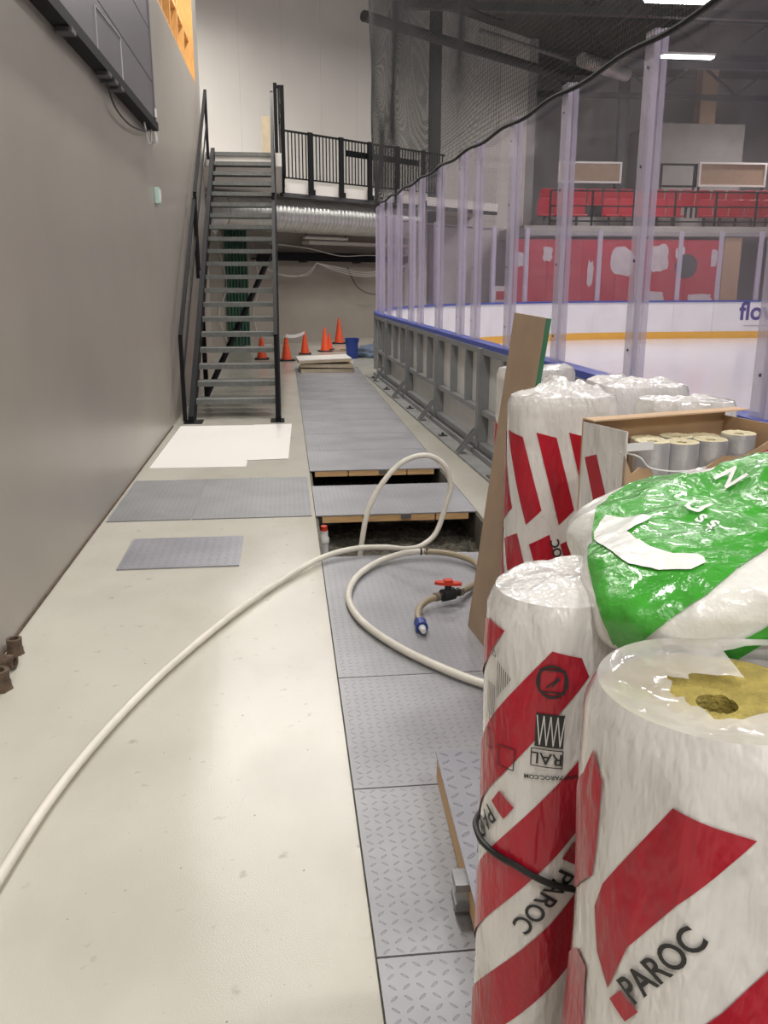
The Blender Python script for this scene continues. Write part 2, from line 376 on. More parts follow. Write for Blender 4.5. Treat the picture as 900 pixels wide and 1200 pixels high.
for i in range(nc): glass(S0+i*step, S0+(i+1)*step, 'clear rink shield above the corner and far end boards', 'clear shields of the corner and far end')
# advert lettering on the far boards
def text_mesh(txt, size=1.0, bold=.0):
    c = bpy.data.curves.new('lettering', 'FONT'); c.body = txt; c.size = size; c.offset = bold; c.align_x = 'CENTER'; c.align_y = 'CENTER'; c.resolution_u = 4
    o = bpy.data.objects.new('lettering', c); COL.objects.link(o); bpy.context.view_layer.update()
    me = bpy.data.meshes.new_from_object(o.evaluated_get(bpy.context.evaluated_depsgraph_get()))
    vs = [v.co.copy() for v in me.vertices]; fs = [tuple(p.vertices) for p in me.polygons]
    bpy.data.objects.remove(o); bpy.data.curves.remove(c); bpy.data.meshes.remove(me); return vs, fs
vs, fs = text_mesh('flow', .70, .018)
lt = MB(); lt.add([(x, 0, y) for x, y, _ in vs], fs)
ad = thing('advert_lettering', 'dark violet word flow printed on the white far rink boards', 'lettering', (13.55, path(S0+RAD*math.pi/2+3.6)[0].y-.027, .74), math.atan2(RN.y, RN.x))
lt.build('word', MATS['cap_text'], ad)
b = MB(); b.box(-.45,.35, -.001,.0, -.40,-.375); b.build('small_print_line', MATS['panel_line'], ad)

# ------------------------------------------------------------------ safety net over the shields
def net_pt(l, z):
    p, t = path(l); n = Vector((t.y, -t.x, 0)); h = z-2.87
    d = -.059 + .06*min(h,1.2)*math.sin(l*1.3+h*.9) + .02*min(h,1)*math.sin(l*3.1-h*1.6)
    if abs(h) < .01: z += .012*math.sin(l*5)
    return p + n*d + Vector((0,0,z)) - Vector((0,0,.05*abs(math.sin(l*.9))*(1 if h > .2 else 0)))
net = thing('safety_net', 'black protective netting hung above the clear rink shields', 'net')
b = MB(); L0, L1 = -12.4, 9.0; cell = .039
for k in range(0, 124): b.tube([net_pt(L0+(L1-L0)*i/90, 2.87+k*cell) for i in range(91)], .0019, 3, False)
for k in range(int((L1-L0)/cell)): b.tube([net_pt(L0+k*cell, 2.87+4.83*i/14) for i in range(15)], .0019, 3, False)
o = b.build('mesh', MATS['net'], net); o['kind'] = 'stuff'
b = MB(); b.tube([net_pt(L0+(L1-L0)*i/260, 2.87) for i in range(261)], .016, 6); b.build('edge_rope', MATS['net'], net, True)
b = MB(); b.tube([net_pt(L0+(L1-L0)*i/90, 2.87+4.83) for i in range(91)], .02, 6); b.build('top_rope', MATS['net'], net, True)

# ------------------------------------------------------------------ staircase
SX0, SX1, SY, SG, SZ, SR = -1.10, -.14, 10.8, .28, .23, .185
st = thing('staircase', 'steep open-tread steel staircase with black stringers and handrails', 'staircase', (-.62, 10.5, 0))
def sp(name, b, m, parent=st, smooth=False):
    o = b.build(name, MATS[m], None, smooth)
    o.data.transform(Matrix.Translation(-st.location)); o.parent = parent; return o
for i in range(20):
    z = SZ+SR*i; y = SY+SG*i; b = MB()
    b.box(SX0, SX1, y, y+.27, z-.006, z); b.box(SX0, SX1, y, y+.006, z-.062, z-.0061); b.box(SX0, SX1, y+.264, y+.27, z-.062, z-.0061)
    for k in range(1, 6): b.box(SX0, SX1, y+.045*k, y+.045*k+.004, z-.03, z-.0061)
    sp('tread', b, 'galv_tread')
def nz(y): return SZ + (y-SY)/SG*SR
for x0, x1 in ((SX0-.065, SX0-.001), (SX1+.001, SX1+.065)):
    b = MB(); poly = [(10.42,0),(10.72,0),(16.2, nz(16.2)-.30),(16.2, nz(16.2)+.02),(15.9,nz(15.9)+.07),(10.42, nz(10.42)+.10)]
    M = Matrix(((0,0,1,0),(1,0,0,0),(0,1,0,0),(0,0,0,1))); b.prism(poly, x0, x1, M); sp('stringer', b, 'black_steel')
    b = MB(); b.box(x0-.05, x1+.10, 10.36, 10.62, 0, .012) if x0 < -1 else b.box(x0-.06, x1+.04, 10.36, 10.62, 0, .012); sp('foot_plate', b, 'black_steel')
for xr, sgn in ((SX0-.105, -1), (SX1+.03, 1)):
    segs = [(10.46, 13.05), (13.2, 16.0)]
    for k, (ya, yb) in enumerate(segs):
        b = MB(); b.bar((xr, ya, nz(ya)+1.0), (xr, yb, nz(yb)+1.0), .045, .045); b.bar((xr, ya, nz(ya)+1.0), (xr, ya, nz(ya)-.05 if k else .02), .045, .05, (0,1,0)); b.bar((xr, yb, nz(yb)+1.02), (xr, yb, nz(yb)-.06), .045, .05, (0,1,0))
        sp('handrail', b, 'black_steel')
        b = MB(); b.bar((xr, ya+.05, nz(ya)+.52), (xr, yb-.03, nz(yb)+.50), .02, .03); sp('knee_rail', b, 'black_steel')
b = MB(); b.bar((SX0-.03, 12.6, .05), (SX1+.03, 14.6, nz(14.6)-.55), .06, .06); sp('brace', b, 'black_steel')
b = MB(); b.bar((SX0-.03, 12.6, .0), (SX0-.03, 12.6, nz(12.6)-.2), .06, .06, (0,1,0)); sp('support_leg', b, 'black_steel')
# landing and balcony
LZ = SZ+SR*19
BA = Vector((.06, 20.8)); BB = Vector((6.2, 26.0))
bp = [(-4.2,16.36),(-1.26,16.36),(-1.26,16.15),(.03,16.15),(.03,20.77),(BB.x,BB.y),slant(6.0,-.04)[:2],slant(-4.1,-.04)[:2]]
bal = struct(MB().prism(bp, LZ-.22, LZ-.001).build('floor_balcony', MATS['wall_white']), 'pale concrete balcony slab')
bd = (BB-BA).normalized(); bn = Vector((bd.y, -bd.x))
b = MB(); b.prism([(BA.x,BA.y),(BB.x,BB.y),(BB.x-bn.x*.12,BB.y-bn.y*.12),(BA.x-bn.x*.12,BA.y-bn.y*.12)], LZ-.31, LZ-.2205); struct(b.build('trim_2', MATS['steel_dark']), 'dark edge strip under the balcony')
rl = thing('balcony_railing', 'black steel balcony railing with thin vertical bars', 'railing', (BA.x, BA.y, LZ))
ra = math.atan2(bd.y, bd.x); rl.rotation_euler.z = ra; RLEN = 5.6
def rp(name, *bx, m='black_steel'): b = MB(); b.box(*bx); return b.build(name, MATS[m], rl)
rp('top_rail', 0,RLEN, -.03,.02, 1.05,1.09); rp('bottom_rail', 0,RLEN, -.03,.01, .08,.11)
bal_me = None
for k in range(int(RLEN/.105)):
    x = .06+k*.105
    if bal_me is None: o = rp('baluster', -.01,.01, -.02,.0, .111,1.049); bal_me = o; o.location.x = x
    else: o = bal_me.copy(); COL.objects.link(o); o.location.x = x
for x in (.78, 1.75, 2.72, 3.7, 4.7):
    b = MB(); b.box(x-.065,x+.065, -.085,-.035, -.22,1.10); b.box(x-.10,x+.075, -.13,-.086, -.24,-.12); b.build('post', MATS['black_steel'], rl)
rp('guard_board', 2.0,4.6, .03,.05, .72,.86)
lr = thing('landing_railing', 'tall black landing railing at the top of the steel stairs', 'railing', (.01, 16.25, LZ))
def lp(name, *bx): b = MB(); b.box(*bx); return b.build(name, MATS['black_steel'], lr)
lp('post', -.09,-.03, -.02,.04, 0,1.12); lp('post', .021,.09, .05,.12, -.30,1.10); lp('top_rail', -.03,.021, .05,.09, 1.05,1.10); lp('side_rail', -.02,.02, .121,4.5, 1.05,1.10); lp('lower_side_rail', -.015,.015, .121,4.5, .5,.54)
for y in (1.6, 3.1, 4.45): lp('post', .021,.08, y,y+.07, -.25,1.08)
o = MB().box(-.95,-.75, 0,.05, 0,1.05); o = o.build('yellow_board', MATS['pale_board']); o.location = (.60, 19.0, LZ); tag(o, 'pale yellow board standing on the landing above the stairs', 'board')
# spiral duct under the balcony
du = thing('ventilation_duct', 'ribbed silver spiral ventilation duct running under the balcony edge', 'duct')
a0 = Vector((BA.x, BA.y, 3.09)) + Vector((-bn.x, -bn.y, 0))*.55
dv = Vector((bd.x, bd.y, 0)); pts = []; rs = []
for k in range(260):
    t = -1.35 + 6.3*k/259; pts.append(a0 + dv*t); rs.append(.375 + (.012 if k % 5 == 0 else 0))
b = MB(); b.tube(pts, rs, 28); b.build('spiral_pipe', MATS['duct'], du, True)
e0 = pts[0]; el = [e0 + Vector((-math.sin(a)*.62*dv.x - 0, -math.sin(a)*.62*dv.y, -.62+.62*math.cos(a))) for a in [R(x) for x in range(0, 71, 7)]]
b = MB(); b.tube(el, [.385 if i % 2 else .37 for i in range(len(el))], 24); b.build('elbow', MATS['duct'], du, True)
b = MB()
for t in (.2, 2.4, 4.4): 
    c = a0 + dv*t; b.bar(c+Vector((0,0,.37)), c+Vector((0,0,.44)), .03, .03)
b.build('hanger', MATS['steel_dark'], du)
# lamp off, trays and cables under the balcony
lo = thing('batten_lamp', 'unlit white batten lamp hung under the silver duct', 'lamp', slant(.5, -.95, 2.62), math.atan2(SL.y, SL.x))
b = MB(); b.box(-.75,.75, -.06,.06, 0,.07); b.build('body', MATS['lamp_off'], lo, bevel=.02)
b = MB(); b.box(-.7,-.68, -.01,.01, .07,.92); b.box(.68,.7, -.01,.01, .07,.92); b.build('hanger', MATS['steel_dark'], lo)
o = slant_box(MB(), .3, 3.6, -.6, -.32, 2.52, 2.60).build('lamp_shelf', MATS['wall_white']); tag(o, 'pale grey horizontal channel on the wall above the cable tray', 'channel')
ct = thing('cable_tray', 'black cable tray carried along the grey wall under the balcony', 'cable tray')
slant_box(MB(), -.84, 3.6, -.34, -.06, 2.12, 2.15).build('tray_bed', MATS['black_steel'], ct); slant_box(MB(), -.84, 3.6, -.36, -.34, 2.10, 2.32).build('tray_side', MATS['black_steel'], ct)
for x in (-.7, .4, 1.9, 3.3): slant_box(MB(), x, x+.04, -.33, -.031, 2.07, 2.119).build('bracket', MATS['steel_dark'], ct)
def wall_cable(pts, r, m, label):
    b = MB(); b.tube(smooth_path([slant(x, o, z) for x, o, z in pts], 8), r, 6); return tag(b.build('cable', MATS[m], None, True), label, 'cable')
wall_cable([(-.6,-.45,2.5),(.3,-.5,2.42),(1.2,-.5,2.25),(2.0,-.5,2.28),(3.4,-.5,2.30)], .012, 'cable_white', 'white cable drooping just above the black cable tray')
wall_cable([(-1.0,-.40,2.05),(-.2,-.42,1.72),(.35,-.40,1.80),(.62,-.40,2.06)], .012, 'cable_white', 'white cable loop left of the tray bracket knot')
wall_cable([(-.5,-.41,1.78),(.3,-.44,1.74),(.62,-.41,2.05)], .010, 'cable_white', 'thin white cable rising to the tray behind the stairs')
for k, dz in enumerate((0, -.05, .05)):
    wall_cable([(.62,-.40,2.06),(1.2,-.42,1.90+dz),(1.9,-.42,1.78+dz),(2.6,-.42,1.84+dz),(3.4,-.42,2.05)], .012, 'cable_white', ('lowest','middle','uppermost')[1 if k == 0 else (0 if k == 1 else 2)] + ' white cable of the drooping bunch below the tray')
wall_cable([(1.5,-.38,1.95),(1.75,-.42,1.45),(2.2,-.42,1.24),(2.7,-.42,1.30),(3.1,-.40,1.7),(3.3,-.40,2.06)], .016, 'steel_dark', 'thick grey cable sagging lowest in front of the grey wall')
for k in range(7):
    x = -1.42+.075*k; b = MB(); q = slant(x, -.10, 0); b.tube([(q.x,q.y,.02),(q.x,q.y,2.5),(q.x,q.y,3.0)], .034, 8)
    b.lathe([(.04,1.2),(.04,1.26)], (q.x,q.y,0), 8)
    tag(b.build('pipe', MATS['green_pipe'], None, True), 'dark green vertical pipe in the row behind the stairs', 'pipe', 'green pipes behind the stairs')
for k, (x, w) in enumerate(((-1.60,.16), (-.78,.1))):
    wall_cable([(x,-.07,2.5),(x+w,-.09,1.5),(x-.05,-.09,.8),(x+w,-.08,.05)], .010, 'cable_white', ('white cable hanging on the stair side of the green pipes', 'white cable hanging between the green pipes and the cones')[k])
o = MB().box(0,.28, 0,.2, 0,.05).build('cable_box', MATS['white_plastic']); o.location = slant(-.95,-.5,0); tag(o, 'small white box on the floor by the green pipes', 'box')

# ------------------------------------------------------------------ left wall fittings
dp = thing('wall_panel', 'large dark grey metal panel mounted high on the grey wall', 'panel', (WX, 0, 3.12))
def pp(name, m, *bx): b = MB(); b.box(*bx); return b.build(name, MATS[m], dp)
for z0, z1 in ((.06,.425),(.435,.90),(.91,1.38),(1.39,1.86)): pp('leaf', 'panel_dark', .002,.075, 2.6,9.7, z0,z1)
pp('bottom_channel', 'black_steel', .002,.105, 2.5,9.74, -.02,.055); pp('end_profile', 'panel_dark', .002,.085, 9.701,9.75, .056,1.86)
b = MB()
for a, c in (((.0765,6.9,.08),(.0765,6.9,.36)),((.0765,6.9,.36),(.0765,7.9,.40)),((.0765,7.9,.40),(.0765,7.9,.08)),((.0765,7.9,.08),(.0765,6.9,.08))): b.bar(a, c, .006, .012, (1,0,0))
b.build('outline_mark', MATS['panel_line'], dp)
for y in (5.9, 7.05, 7.3, 7.55): pp('clip', 'steel_dark', .02,.115, y,y+.12, -.05,-.021)
pp('end_clip', 'white_plastic', .086,.1, 9.66,9.73, .10,.18)
for i, (pts, m, lb) in enumerate((([(7.3,-.04),(7.6,-.17),(8.3,-.19),(9.2,-.10),(9.45,-.03)], 'cable_black', 'thin black cable hanging in a loop below the dark wall panel'), ([(9.15,-.03),(9.3,-.16),(9.5,-.16),(9.6,-.02)], 'cable_white', 'short white cable loop at the corner of the dark wall panel'))):
    b = MB(); b.tube(smooth_path([(WX+.05, y, 3.12+z) for y, z in pts], 8), .008, 6); tag(b.build('cable', MATS[m], None, True), lb, 'cable')
def wall_box(name, y, z, w, h, m, m2, label, cat):
    t = thing(name, label, cat, (WX, y, z)); b = MB(); b.box(.001,.05, -w/2,w/2, -h/2,h/2); b.build('body', MATS[m], t, bevel=.006)
    b = MB(); b.box(.0505,.056, -w/2+.015,w/2-.015, -h/2+.02,h/2-.02); b.build('cover', MATS[m2], t); return t
wall_box('junction_box', 9.95, 3.07, .12, .10, 'lamp_off', 'white_plastic', 'small beige junction box below the dark wall panel', 'junction box')
wall_box('wall_sensor', 9.96, 2.50, .13, .16, 'sign_green', 'white_plastic', 'small pale green and white sensor box on the grey wall', 'sensor')
# rusty stubs at the foot of the wall
for k, (x, y, r, h, tilt) in enumerate(((-1.262,3.83,.036,.075,0), (-1.245,3.66,.034,.07,80), (-1.225,3.47,.05,.085,0), (-1.20,3.13,.045,.07,75))):
    t = thing('pipe_stub', ('short rusty pipe stub standing at the foot of the wall', 'rusty pipe stub lying on its side beside the wall', 'widest rusty stub with a flange by the wall', 'rusty stub lying apart from the other stubs')[k], 'pipe stub', (x, y, r+.004 if tilt else 0))
    t.rotation_euler = (R(90 if tilt else 0), 0, R(tilt)); z0 = -h/2 if tilt else 0
    b = MB(); b.lathe([(r*.98,z0),(r,z0+h*.3),(r*.9,z0+h*.5),(r*.96,z0+h),(r*.6,z0+h),(r*.55,z0+h*.4)], n=14); b.build('stub', MATS['rust'], t, True)
    if not tilt: b = MB(); b.lathe([(r*1.15,0),(r*1.12,h*.12)], n=7); b.build('flange', MATS['rust'], t)

# ------------------------------------------------------------------ floor plates, covers and paper
def flat_plate(x0, x1, y0, y1, m, label, z=.001, th=.006, group=None):
    o = MB().box(x0-(x0+x1)/2, x1-(x0+x1)/2, y0-(y0+y1)/2, y1-(y0+y1)/2, 0, th).build('tread_plate', MATS[m]); o.location = ((x0+x1)/2, (y0+y1)/2, z); return tag(o, label, 'plate', group)
flat_plate(-1.285, -.70, 6.06, 7.34, 'plate_left', 'steel tread plate laid against the grey wall')
flat_plate(-.692, .155, 6.06, 7.34, 'plate_left', 'steel tread plate between the wall plate and the open trench')
o = flat_plate(-1.02, -.31, 4.98, 5.60, 'plate_new', 'small loose steel tread plate lying alone on the cream floor', .001, .008); 
def sheet(poly, z, label):
    cx = sum(p[0] for p in poly)/len(poly); cy = sum(p[1] for p in poly)/len(poly)
    o = MB().prism([(x-cx,y-cy) for x,y in poly], 0, .002).build('paper_sheet', MATS['paper']); o.location = (cx,cy,z); return tag(o, label, 'paper')
sheet([(-1.25,7.87),(-.385,7.85),(-.38,10.19),(-1.23,10.2)], .001, 'white covering sheet on the floor before the stairs, by the wall')
sheet([(-.40,8.12),(0,8.16),(.05,10.22),(-.39,10.20)], .0035, 'shorter white covering sheet overlapping its neighbour near the trench covers')
def cover(y0, y1, label, x0=.185, x1=1.36, group=None, m='plate', fr=True):
    cx, cy = (x0+x1)/2, (y0+y1)/2; w, d = (x1-x0)/2, (y1-y0)/2
    t = thing('trench_cover', label, 'cover', (cx, cy, 0), 0, group)
    MB().box(-w, w, -d, d, -.001, .007).build('plate', MATS[m], t)
    zb = -.05
    for yy in ((-d+.004,-d+.05), (d-.05,d-.004)):
        for xa, xb in ((-w+.045,-w*.43), (-w*.41,w*.47), (w*.49,w-.06)):
            MB().box(xa, xb, yy[0], yy[1], zb, -.0015).build('batten', MATS['timber'], t)
    for xx in (-w*.42, w*.48): MB().box(xx-.03, xx+.03, -d+.051, d-.051, zb, -.0015).build('bearer', MATS['timber'], t)
    MB().box(.03,.10, -d-.012,-d+.0035, -.03,.006).build('clip', MATS['galv'], t)
    return t
cover(3.405, 5.08, 'long steel tread plate cover carrying the coiled hose end')
cover(2.562, 3.398, 'steel tread plate cover next to the long cover of the coiled hose end')
cover(1.812, 2.555, 'scuffed steel tread plate cover under the loose tilted cover')
cover(.9, 1.805, 'steel tread plate cover between the striped rolls and the cream floor')
cover(6.05, 6.985, 'single steel tread plate cover bridging the open trench')
for k in range(10): cover(7.575+.95*k, 7.575+.95*k+.944, 'steel tread plate cover in the row towards the orange cones', group='covers in the row towards the orange cones')
MB_l = MB(); 
rc = thing('loose_cover', 'loose timber framed tread plate cover lying on top of the others', 'cover', (.435, 1.80, .0))
rc.rotation_euler = (R(-1.2), 0, R(-2.2)); rc.location.z = .028
MB().box(0,.50, 0,.80, .088,.096).build('plate', MATS['plate_new'], rc)
for x in (0.004, .448): MB().box(x, x+.045, .01,.79, 0,.0875).build('batten', MATS['timber'], rc)
for y in (.01, .745): MB().box(.05, .447, y,y+.045, 0,.0875).build('batten', MATS['timber'], rc)
for z in (.004, .062): MB().box(-.035,.0035, .12,.19, z,z+.022).build('clip', MATS['galv'], rc)
# fitting on the trench wall, pale scraps on the soil
pf = thing('pipe_fitting', 'grey and red pipe fitting on the trench side wall', 'pipe fitting', (.235, 5.92, 0))
MB().lathe([(.03,-.26),(.03,-.16),(.036,-.155),(.036,-.12),(.028,-.11),(.028,-.07)], n=12).build('body', MATS['white_plastic'], pf, True); MB().lathe([(.024,-.069),(.024,-.035),(.015,-.03)], n=12).build('cap', MATS['valve_red'], pf, True)
for k in range(9):
    x, y = 1.02+.3*random.random(), 5.35+.5*random.random(); a = random.random()*.5
    s_ = .03+.05*random.random(); o = MB().prism([(-s_,-.012),(s_,-.008),(s_*.9,.01),(-s_*.7,.014)], 0, .008).build('foam_scrap', MATS['paper']); o.location = (x, y, soil_z(x,y)+.012); o.rotation_euler = (.1,.05,a)
    tag(o, 'pale foam scrap lying on the dark soil', 'scrap', 'pale scraps on the trench soil')

# ------------------------------------------------------------------ pile, cones and clutter at the far end
for k, (z, rz, rx, off) in enumerate(((.008,2,0,0), (.095,-3,.4,.02), (.19,4,.8,-.05))):
    t = thing('stacked_panel', ('bottom','middle','top')[k]+' timber framed panel of the pile on the covers', 'panel', (.74+off, 16.35, z), R(rz)); t.rotation_euler = (R(rx), R((0,.8,-1.6)[k]), R(rz))
    MB().box(-.48,.48, -.38,.38, .05,.062).build('sheet', MATS['pale_board' if k < 2 else 'wall_white'], t)
    for a in ((-.48,.48,-.38,-.33),(-.48,.48,.33,.38),(-.48,-.43,-.329,.329),(.43,.48,-.329,.329)): MB().box(*a, 0,.0495).build('batten', MATS['pale_board'], t)
def cone(x, y, h, label, rot=0):
    t = thing('traffic_cone', label, 'cone', (x, y, 0), R(rot)); r = h*.2
    MB().lathe([(r*.98,.03),(r*.92,.05),(r*.2,h-.03),(r*.12,h),(.001,h)], n=20).build('body', MATS['cone'], t, True)
    b = MB(); b.prism([(-r*1.35,-r*1.1),(-r*1.1,-r*1.35),(r*1.1,-r*1.35),(r*1.35,-r*1.1),(r*1.35,r*1.1),(r*1.1,r*1.35),(-r*1.1,r*1.35),(-r*1.35,r*1.1)], 0, .03); b.build('foot', MATS['cone_base'], t); return t
cone(-.5, 18.9, .55, 'orange cone behind the stairs, at the start of the white tape')
cone(.02, 18.5, .56, 'orange cone beside the stair foot with white tape on top', 20)
cone(.44, 20.1, .52, 'orange cone at the far end of the white tape')
cone(.93, 20.8, .56, 'orange cone just behind the pile of panels', 15)
cone(1.06, 21.3, .40, 'shortest orange cone tucked behind its taller neighbour')
cone(1.42, 23.4, .66, 'tallest orange cone standing beside the blue bucket')
cone(2.52, 23.4, .68, 'orange cone apart from the others beside the rink boards')
def tape(a, b_, sag, label):
    m = MB(); n = 14; vs = []
    for i in range(n+1):
        t = i/n; p = Vector(a).lerp(Vector(b_), t); z = p.z - sag*4*t*(1-t); w = .035
        vs += [(p.x,p.y,z-w),(p.x,p.y,z+w),(p.x,p.y+.002,z+w),(p.x,p.y+.002,z-w)]
    m.add(vs, [(4*i+k, 4*i+(k+1)%4, 4*i+4+(k+1)%4, 4*i+4+k) for i in range(n) for k in range(4)]+[(0,1,2,3),(4*n+3,4*n+2,4*n+1,4*n)])
    return tag(m.build('barrier_tape', MATS['white_plastic']), label, 'tape')
tape((-.5,18.8,.50),(.02,18.4,.52),.05,'white barrier tape between the cones beside the stairs'); tape((.02,18.4,.52),(.44,20.0,.49),.04,'white barrier tape from the stair foot cone to the next cone')
bk = thing('bucket', 'tall blue plastic bucket beyond the pile of panels', 'bucket', (1.42, 18.9, 0))
MB().lathe([(.115,0),(.14,.40),(.152,.40),(.152,.43),(.135,.43),(.11,.02)], n=24).build('body', MATS['blue'], bk, True)
b = MB(); b.tube([(.148*math.cos(a), -.02-.06*math.sin(a), .40-.12*math.sin(a)) for a in [math.pi*i/12 for i in range(13)]], .006, 6); b.build('handle', MATS['blue'], bk, True)
def lump(name, c, s, m, label, cat, seed=1, amp=.25):
    bm = bmesh.new(); bmesh.ops.create_icosphere(bm, subdivisions=4, radius=1)
    for v in bm.verts:
        d = 1+amp*noise.noise(v.co*1.8+Vector((seed,0,0)))+amp*.4*noise.noise(v.co*5+Vector((seed,0,0))); v.co = Vector((v.co.x*s[0]*d, v.co.y*s[1]*d, max(v.co.z*d, -.55)*s[2]+.55*s[2]))
    me = bpy.data.meshes.new(name); bm.to_mesh(me); bm.free(); me.materials.append(MATS[m]); me.polygons.foreach_set('use_smooth', [True]*len(me.polygons))
    o = bpy.data.objects.new(name, me); COL.objects.link(o); o.location = c; return tag(o, label, cat)
lump('folded_tarp', (1.85,19.3,0), (.42,.35,.17), 'tarp', 'crumpled grey blue tarpaulin on the floor near the bucket', 'tarpaulin', 3)
for k in range(6):
    o = MB().box(-.5,.5, -.045,.045, 0,.03).build('timber_offcut', MATS[('plywood','pale_board','cone_base')[k%3]]); o.location = (1.55+.13*k, 20.7+.28*k, .001+.033*(k%2)); o.rotation_euler.z = R(-15+13*k)
    tag(o, ('brown','pale','black')[k%3]+' timber offcut in the heap of boards '+('behind the tarpaulin' if k < 3 else 'towards the rink boards'), 'timber')

# ------------------------------------------------------------------ insulation bundles
def hull_profile(circles, n=48):
    pts = []
    for cx, cy, r in circles:
        for i in range(n):
            a = 2*math.pi*i/n; pts.append((cx+r*math.cos(a), cy+r*math.sin(a)))
    pts = sorted(set((round(x,6), round(y,6)) for x, y in pts))
    def half(ps):
        h = []
        for p in ps:
            while len(h) >= 2 and (h[-1][0]-h[-2][0])*(p[1]-h[-2][1])-(h[-1][1]-h[-2][1])*(p[0]-h[-2][0]) <= 0: h.pop()
            h.append(p)
        return h
    return half(pts)[:-1] + half(pts[::-1])[:-1]
class Wrap:
    """plastic wrapped bundle: u runs round the outline (m), v is the height"""
    def __init__(s, circles, H, seed, amp=.0025):
        pr = [Vector(p) for p in hull_profile(circles)]; out = []
        for i in range(len(pr)):
            a, c = pr[i], pr[(i+1)%len(pr)]; k = max(1, int((c-a).length/.014))
            out += [a.lerp(c, j/k) for j in range(k)]
        s.p = out; n = len(out); s.H = H; s.seed = seed; s.amp = amp; s.n = n
        s.nr = []
        for i in range(n):
            t = (out[(i+1)%n]-out[i-1]).normalized(); s.nr.append(Vector((t.y, -t.x)))
        s.u = [0]
        for i in range(n): s.u.append(s.u[-1]+(out[(i+1)%n]-out[i]).length)
        s.per = s.u[-1]; s.c = sum((p for p in out), Vector((0,0)))/n; s.circles = circles
    def disp(s, x, y, v):
        return s.amp*(noise.noise((x*9+s.seed, y*9, v*4)) + .6*noise.noise((x*30, y*30+s.seed, v*5)))
    def at(s, u, v, off=0):
        u %= s.per; lo, hi = 0, s.n
        while hi-lo > 1:
            m = (lo+hi)//2
            if s.u[m] <= u: lo = m
            else: hi = m
        i, j = lo, (lo+1) % s.n; t = (u-s.u[i])/(s.u[i+1]-s.u[i])
        p = s.p[i].lerp(s.p[j], t); nn = s.nr[i].lerp(s.nr[j], t).normalized()
        d = s.disp(p.x, p.y, v)*min(1, (s.H-v)/.1+.2) + off
        k = .012*max(0, (v-(s.H-.03))/.03)**2
        return Vector((p.x+nn.x*(d-k), p.y+nn.y*(d-k), v))
    def side(s, name, m, parent, z0=.0, rows=40):
        b = MB(); n = s.n; vs = []
        for r in range(rows+1):
            v = z0+(s.H-z0)*(r/rows) 
            for i in range(n): vs.append(s.at(s.u[i], v))
        b.add(vs, [(r*n+i, r*n+(i+1)%n, (r+1)*n+(i+1)%n, (r+1)*n+i) for r in range(rows) for i in range(n)]); return b
    def lid(s, crump=.02, rings=9, inner=0.0, sag=0):
        b = MB(); vs = []; n = s.n
        for r in range(rings+1):
            f = 1-(1-inner)*r/rings
            for i in range(n):
                q = s.at(s.u[i], s.H); x = s.c.x+(q.x-s.c.x)*f; y = s.c.y+(q.y-s.c.y)*f
                w = min(1, (1-f)*5); z = s.H + w*crump*(noise.noise((x*9+s.seed, y*9, 1))+.6*abs(noise.noise((x*22, y*22, s.seed)))+.15) - sag*(1-f)
                vs.append((x,y,z))
        b.add(vs, [(r*n+i, r*n+(i+1)%n, (r+1)*n+(i+1)%n, (r+1)*n+i) for r in range(rings) for i in range(n)])
        if inner == 0: b.f = b.f
        return b
def bundle(circles, H, seed, label, loc_z=0.0085, lidfilm='film', crump=.02, amp=.0025, group=None, z0=0.0):
    w = Wrap(circles, H, seed, amp); base = Vector((w.c.x, w.c.y, loc_z))
    t = thing('insulation_bundle', label, 'insulation bundle', base, 0, group)
    o = w.side('wrap', MATS['film'], t).build('wrap', MATS['film'], None, True); o.data.transform(Matrix.Translation(-Vector((base.x,base.y,0)))); o.parent = t
    if lidfilm:
        o = w.lid(crump).build('wrap_top', MATS[lidfilm], None, True); o.data.transform(Matrix.Translation(-Vector((base.x,base.y,0)))); o.parent = t
    w.t = t; w.b = Vector((base.x, base.y, 0)); return w
def decal(w, name, poly, m, off=.0022, du=.01, dv=.03):
    bm = bmesh.new(); bm.faces.new([bm.verts.new((u, v, 0)) for u, v in poly])
    us = [p[0] for p in poly]; vs = [p[1] for p in poly]
    for ax, lo, hi, d in ((0, min(us), max(us), du), (1, min(vs), max(vs), dv)):
        k = math.ceil(lo/d)
        while k*d < hi:
            co = (k*d,0,0) if ax == 0 else (0,k*d,0); no = (1,0,0) if ax == 0 else (0,1,0)
            bmesh.ops.bisect_plane(bm, geom=bm.verts[:]+bm.edges[:]+bm.faces[:], plane_co=co, plane_no=no, dist=1e-5); k += 1
    for co, no in (((0,.012,0),(0,-1,0)), ((0,w.H-.004,0),(0,1,0))): bmesh.ops.bisect_plane(bm, geom=bm.verts[:]+bm.edges[:]+bm.faces[:], plane_co=co, plane_no=no, dist=1e-5, clear_outer=True)
    bmesh.ops.triangulate(bm, faces=bm.faces)
    for v in bm.verts: v.co = w.at(v.co.x, v.co.y, off) - w.b
    me = bpy.data.meshes.new(name); bm.to_mesh(me); bm.free(); me.materials.append(MATS[m]); me.polygons.foreach_set('use_smooth', [True]*len(me.polygons))
    o = bpy.data.objects.new(name, me); COL.objects.link(o); o.parent = w.t; return o
def word(w, txt, u, v, ang, size, m='print_black', off=.0032, bold=.0, name='printed_word'):
    vs, fs = text_mesh(txt, size, bold); ca, sa = math.cos(ang), math.sin(ang)
    b = MB(); b.add([w.at(u+x*ca-y*sa, v+x*sa+y*ca, off)-w.b for x, y, _ in vs], fs); return b.build(name, MATS[m], w.t)
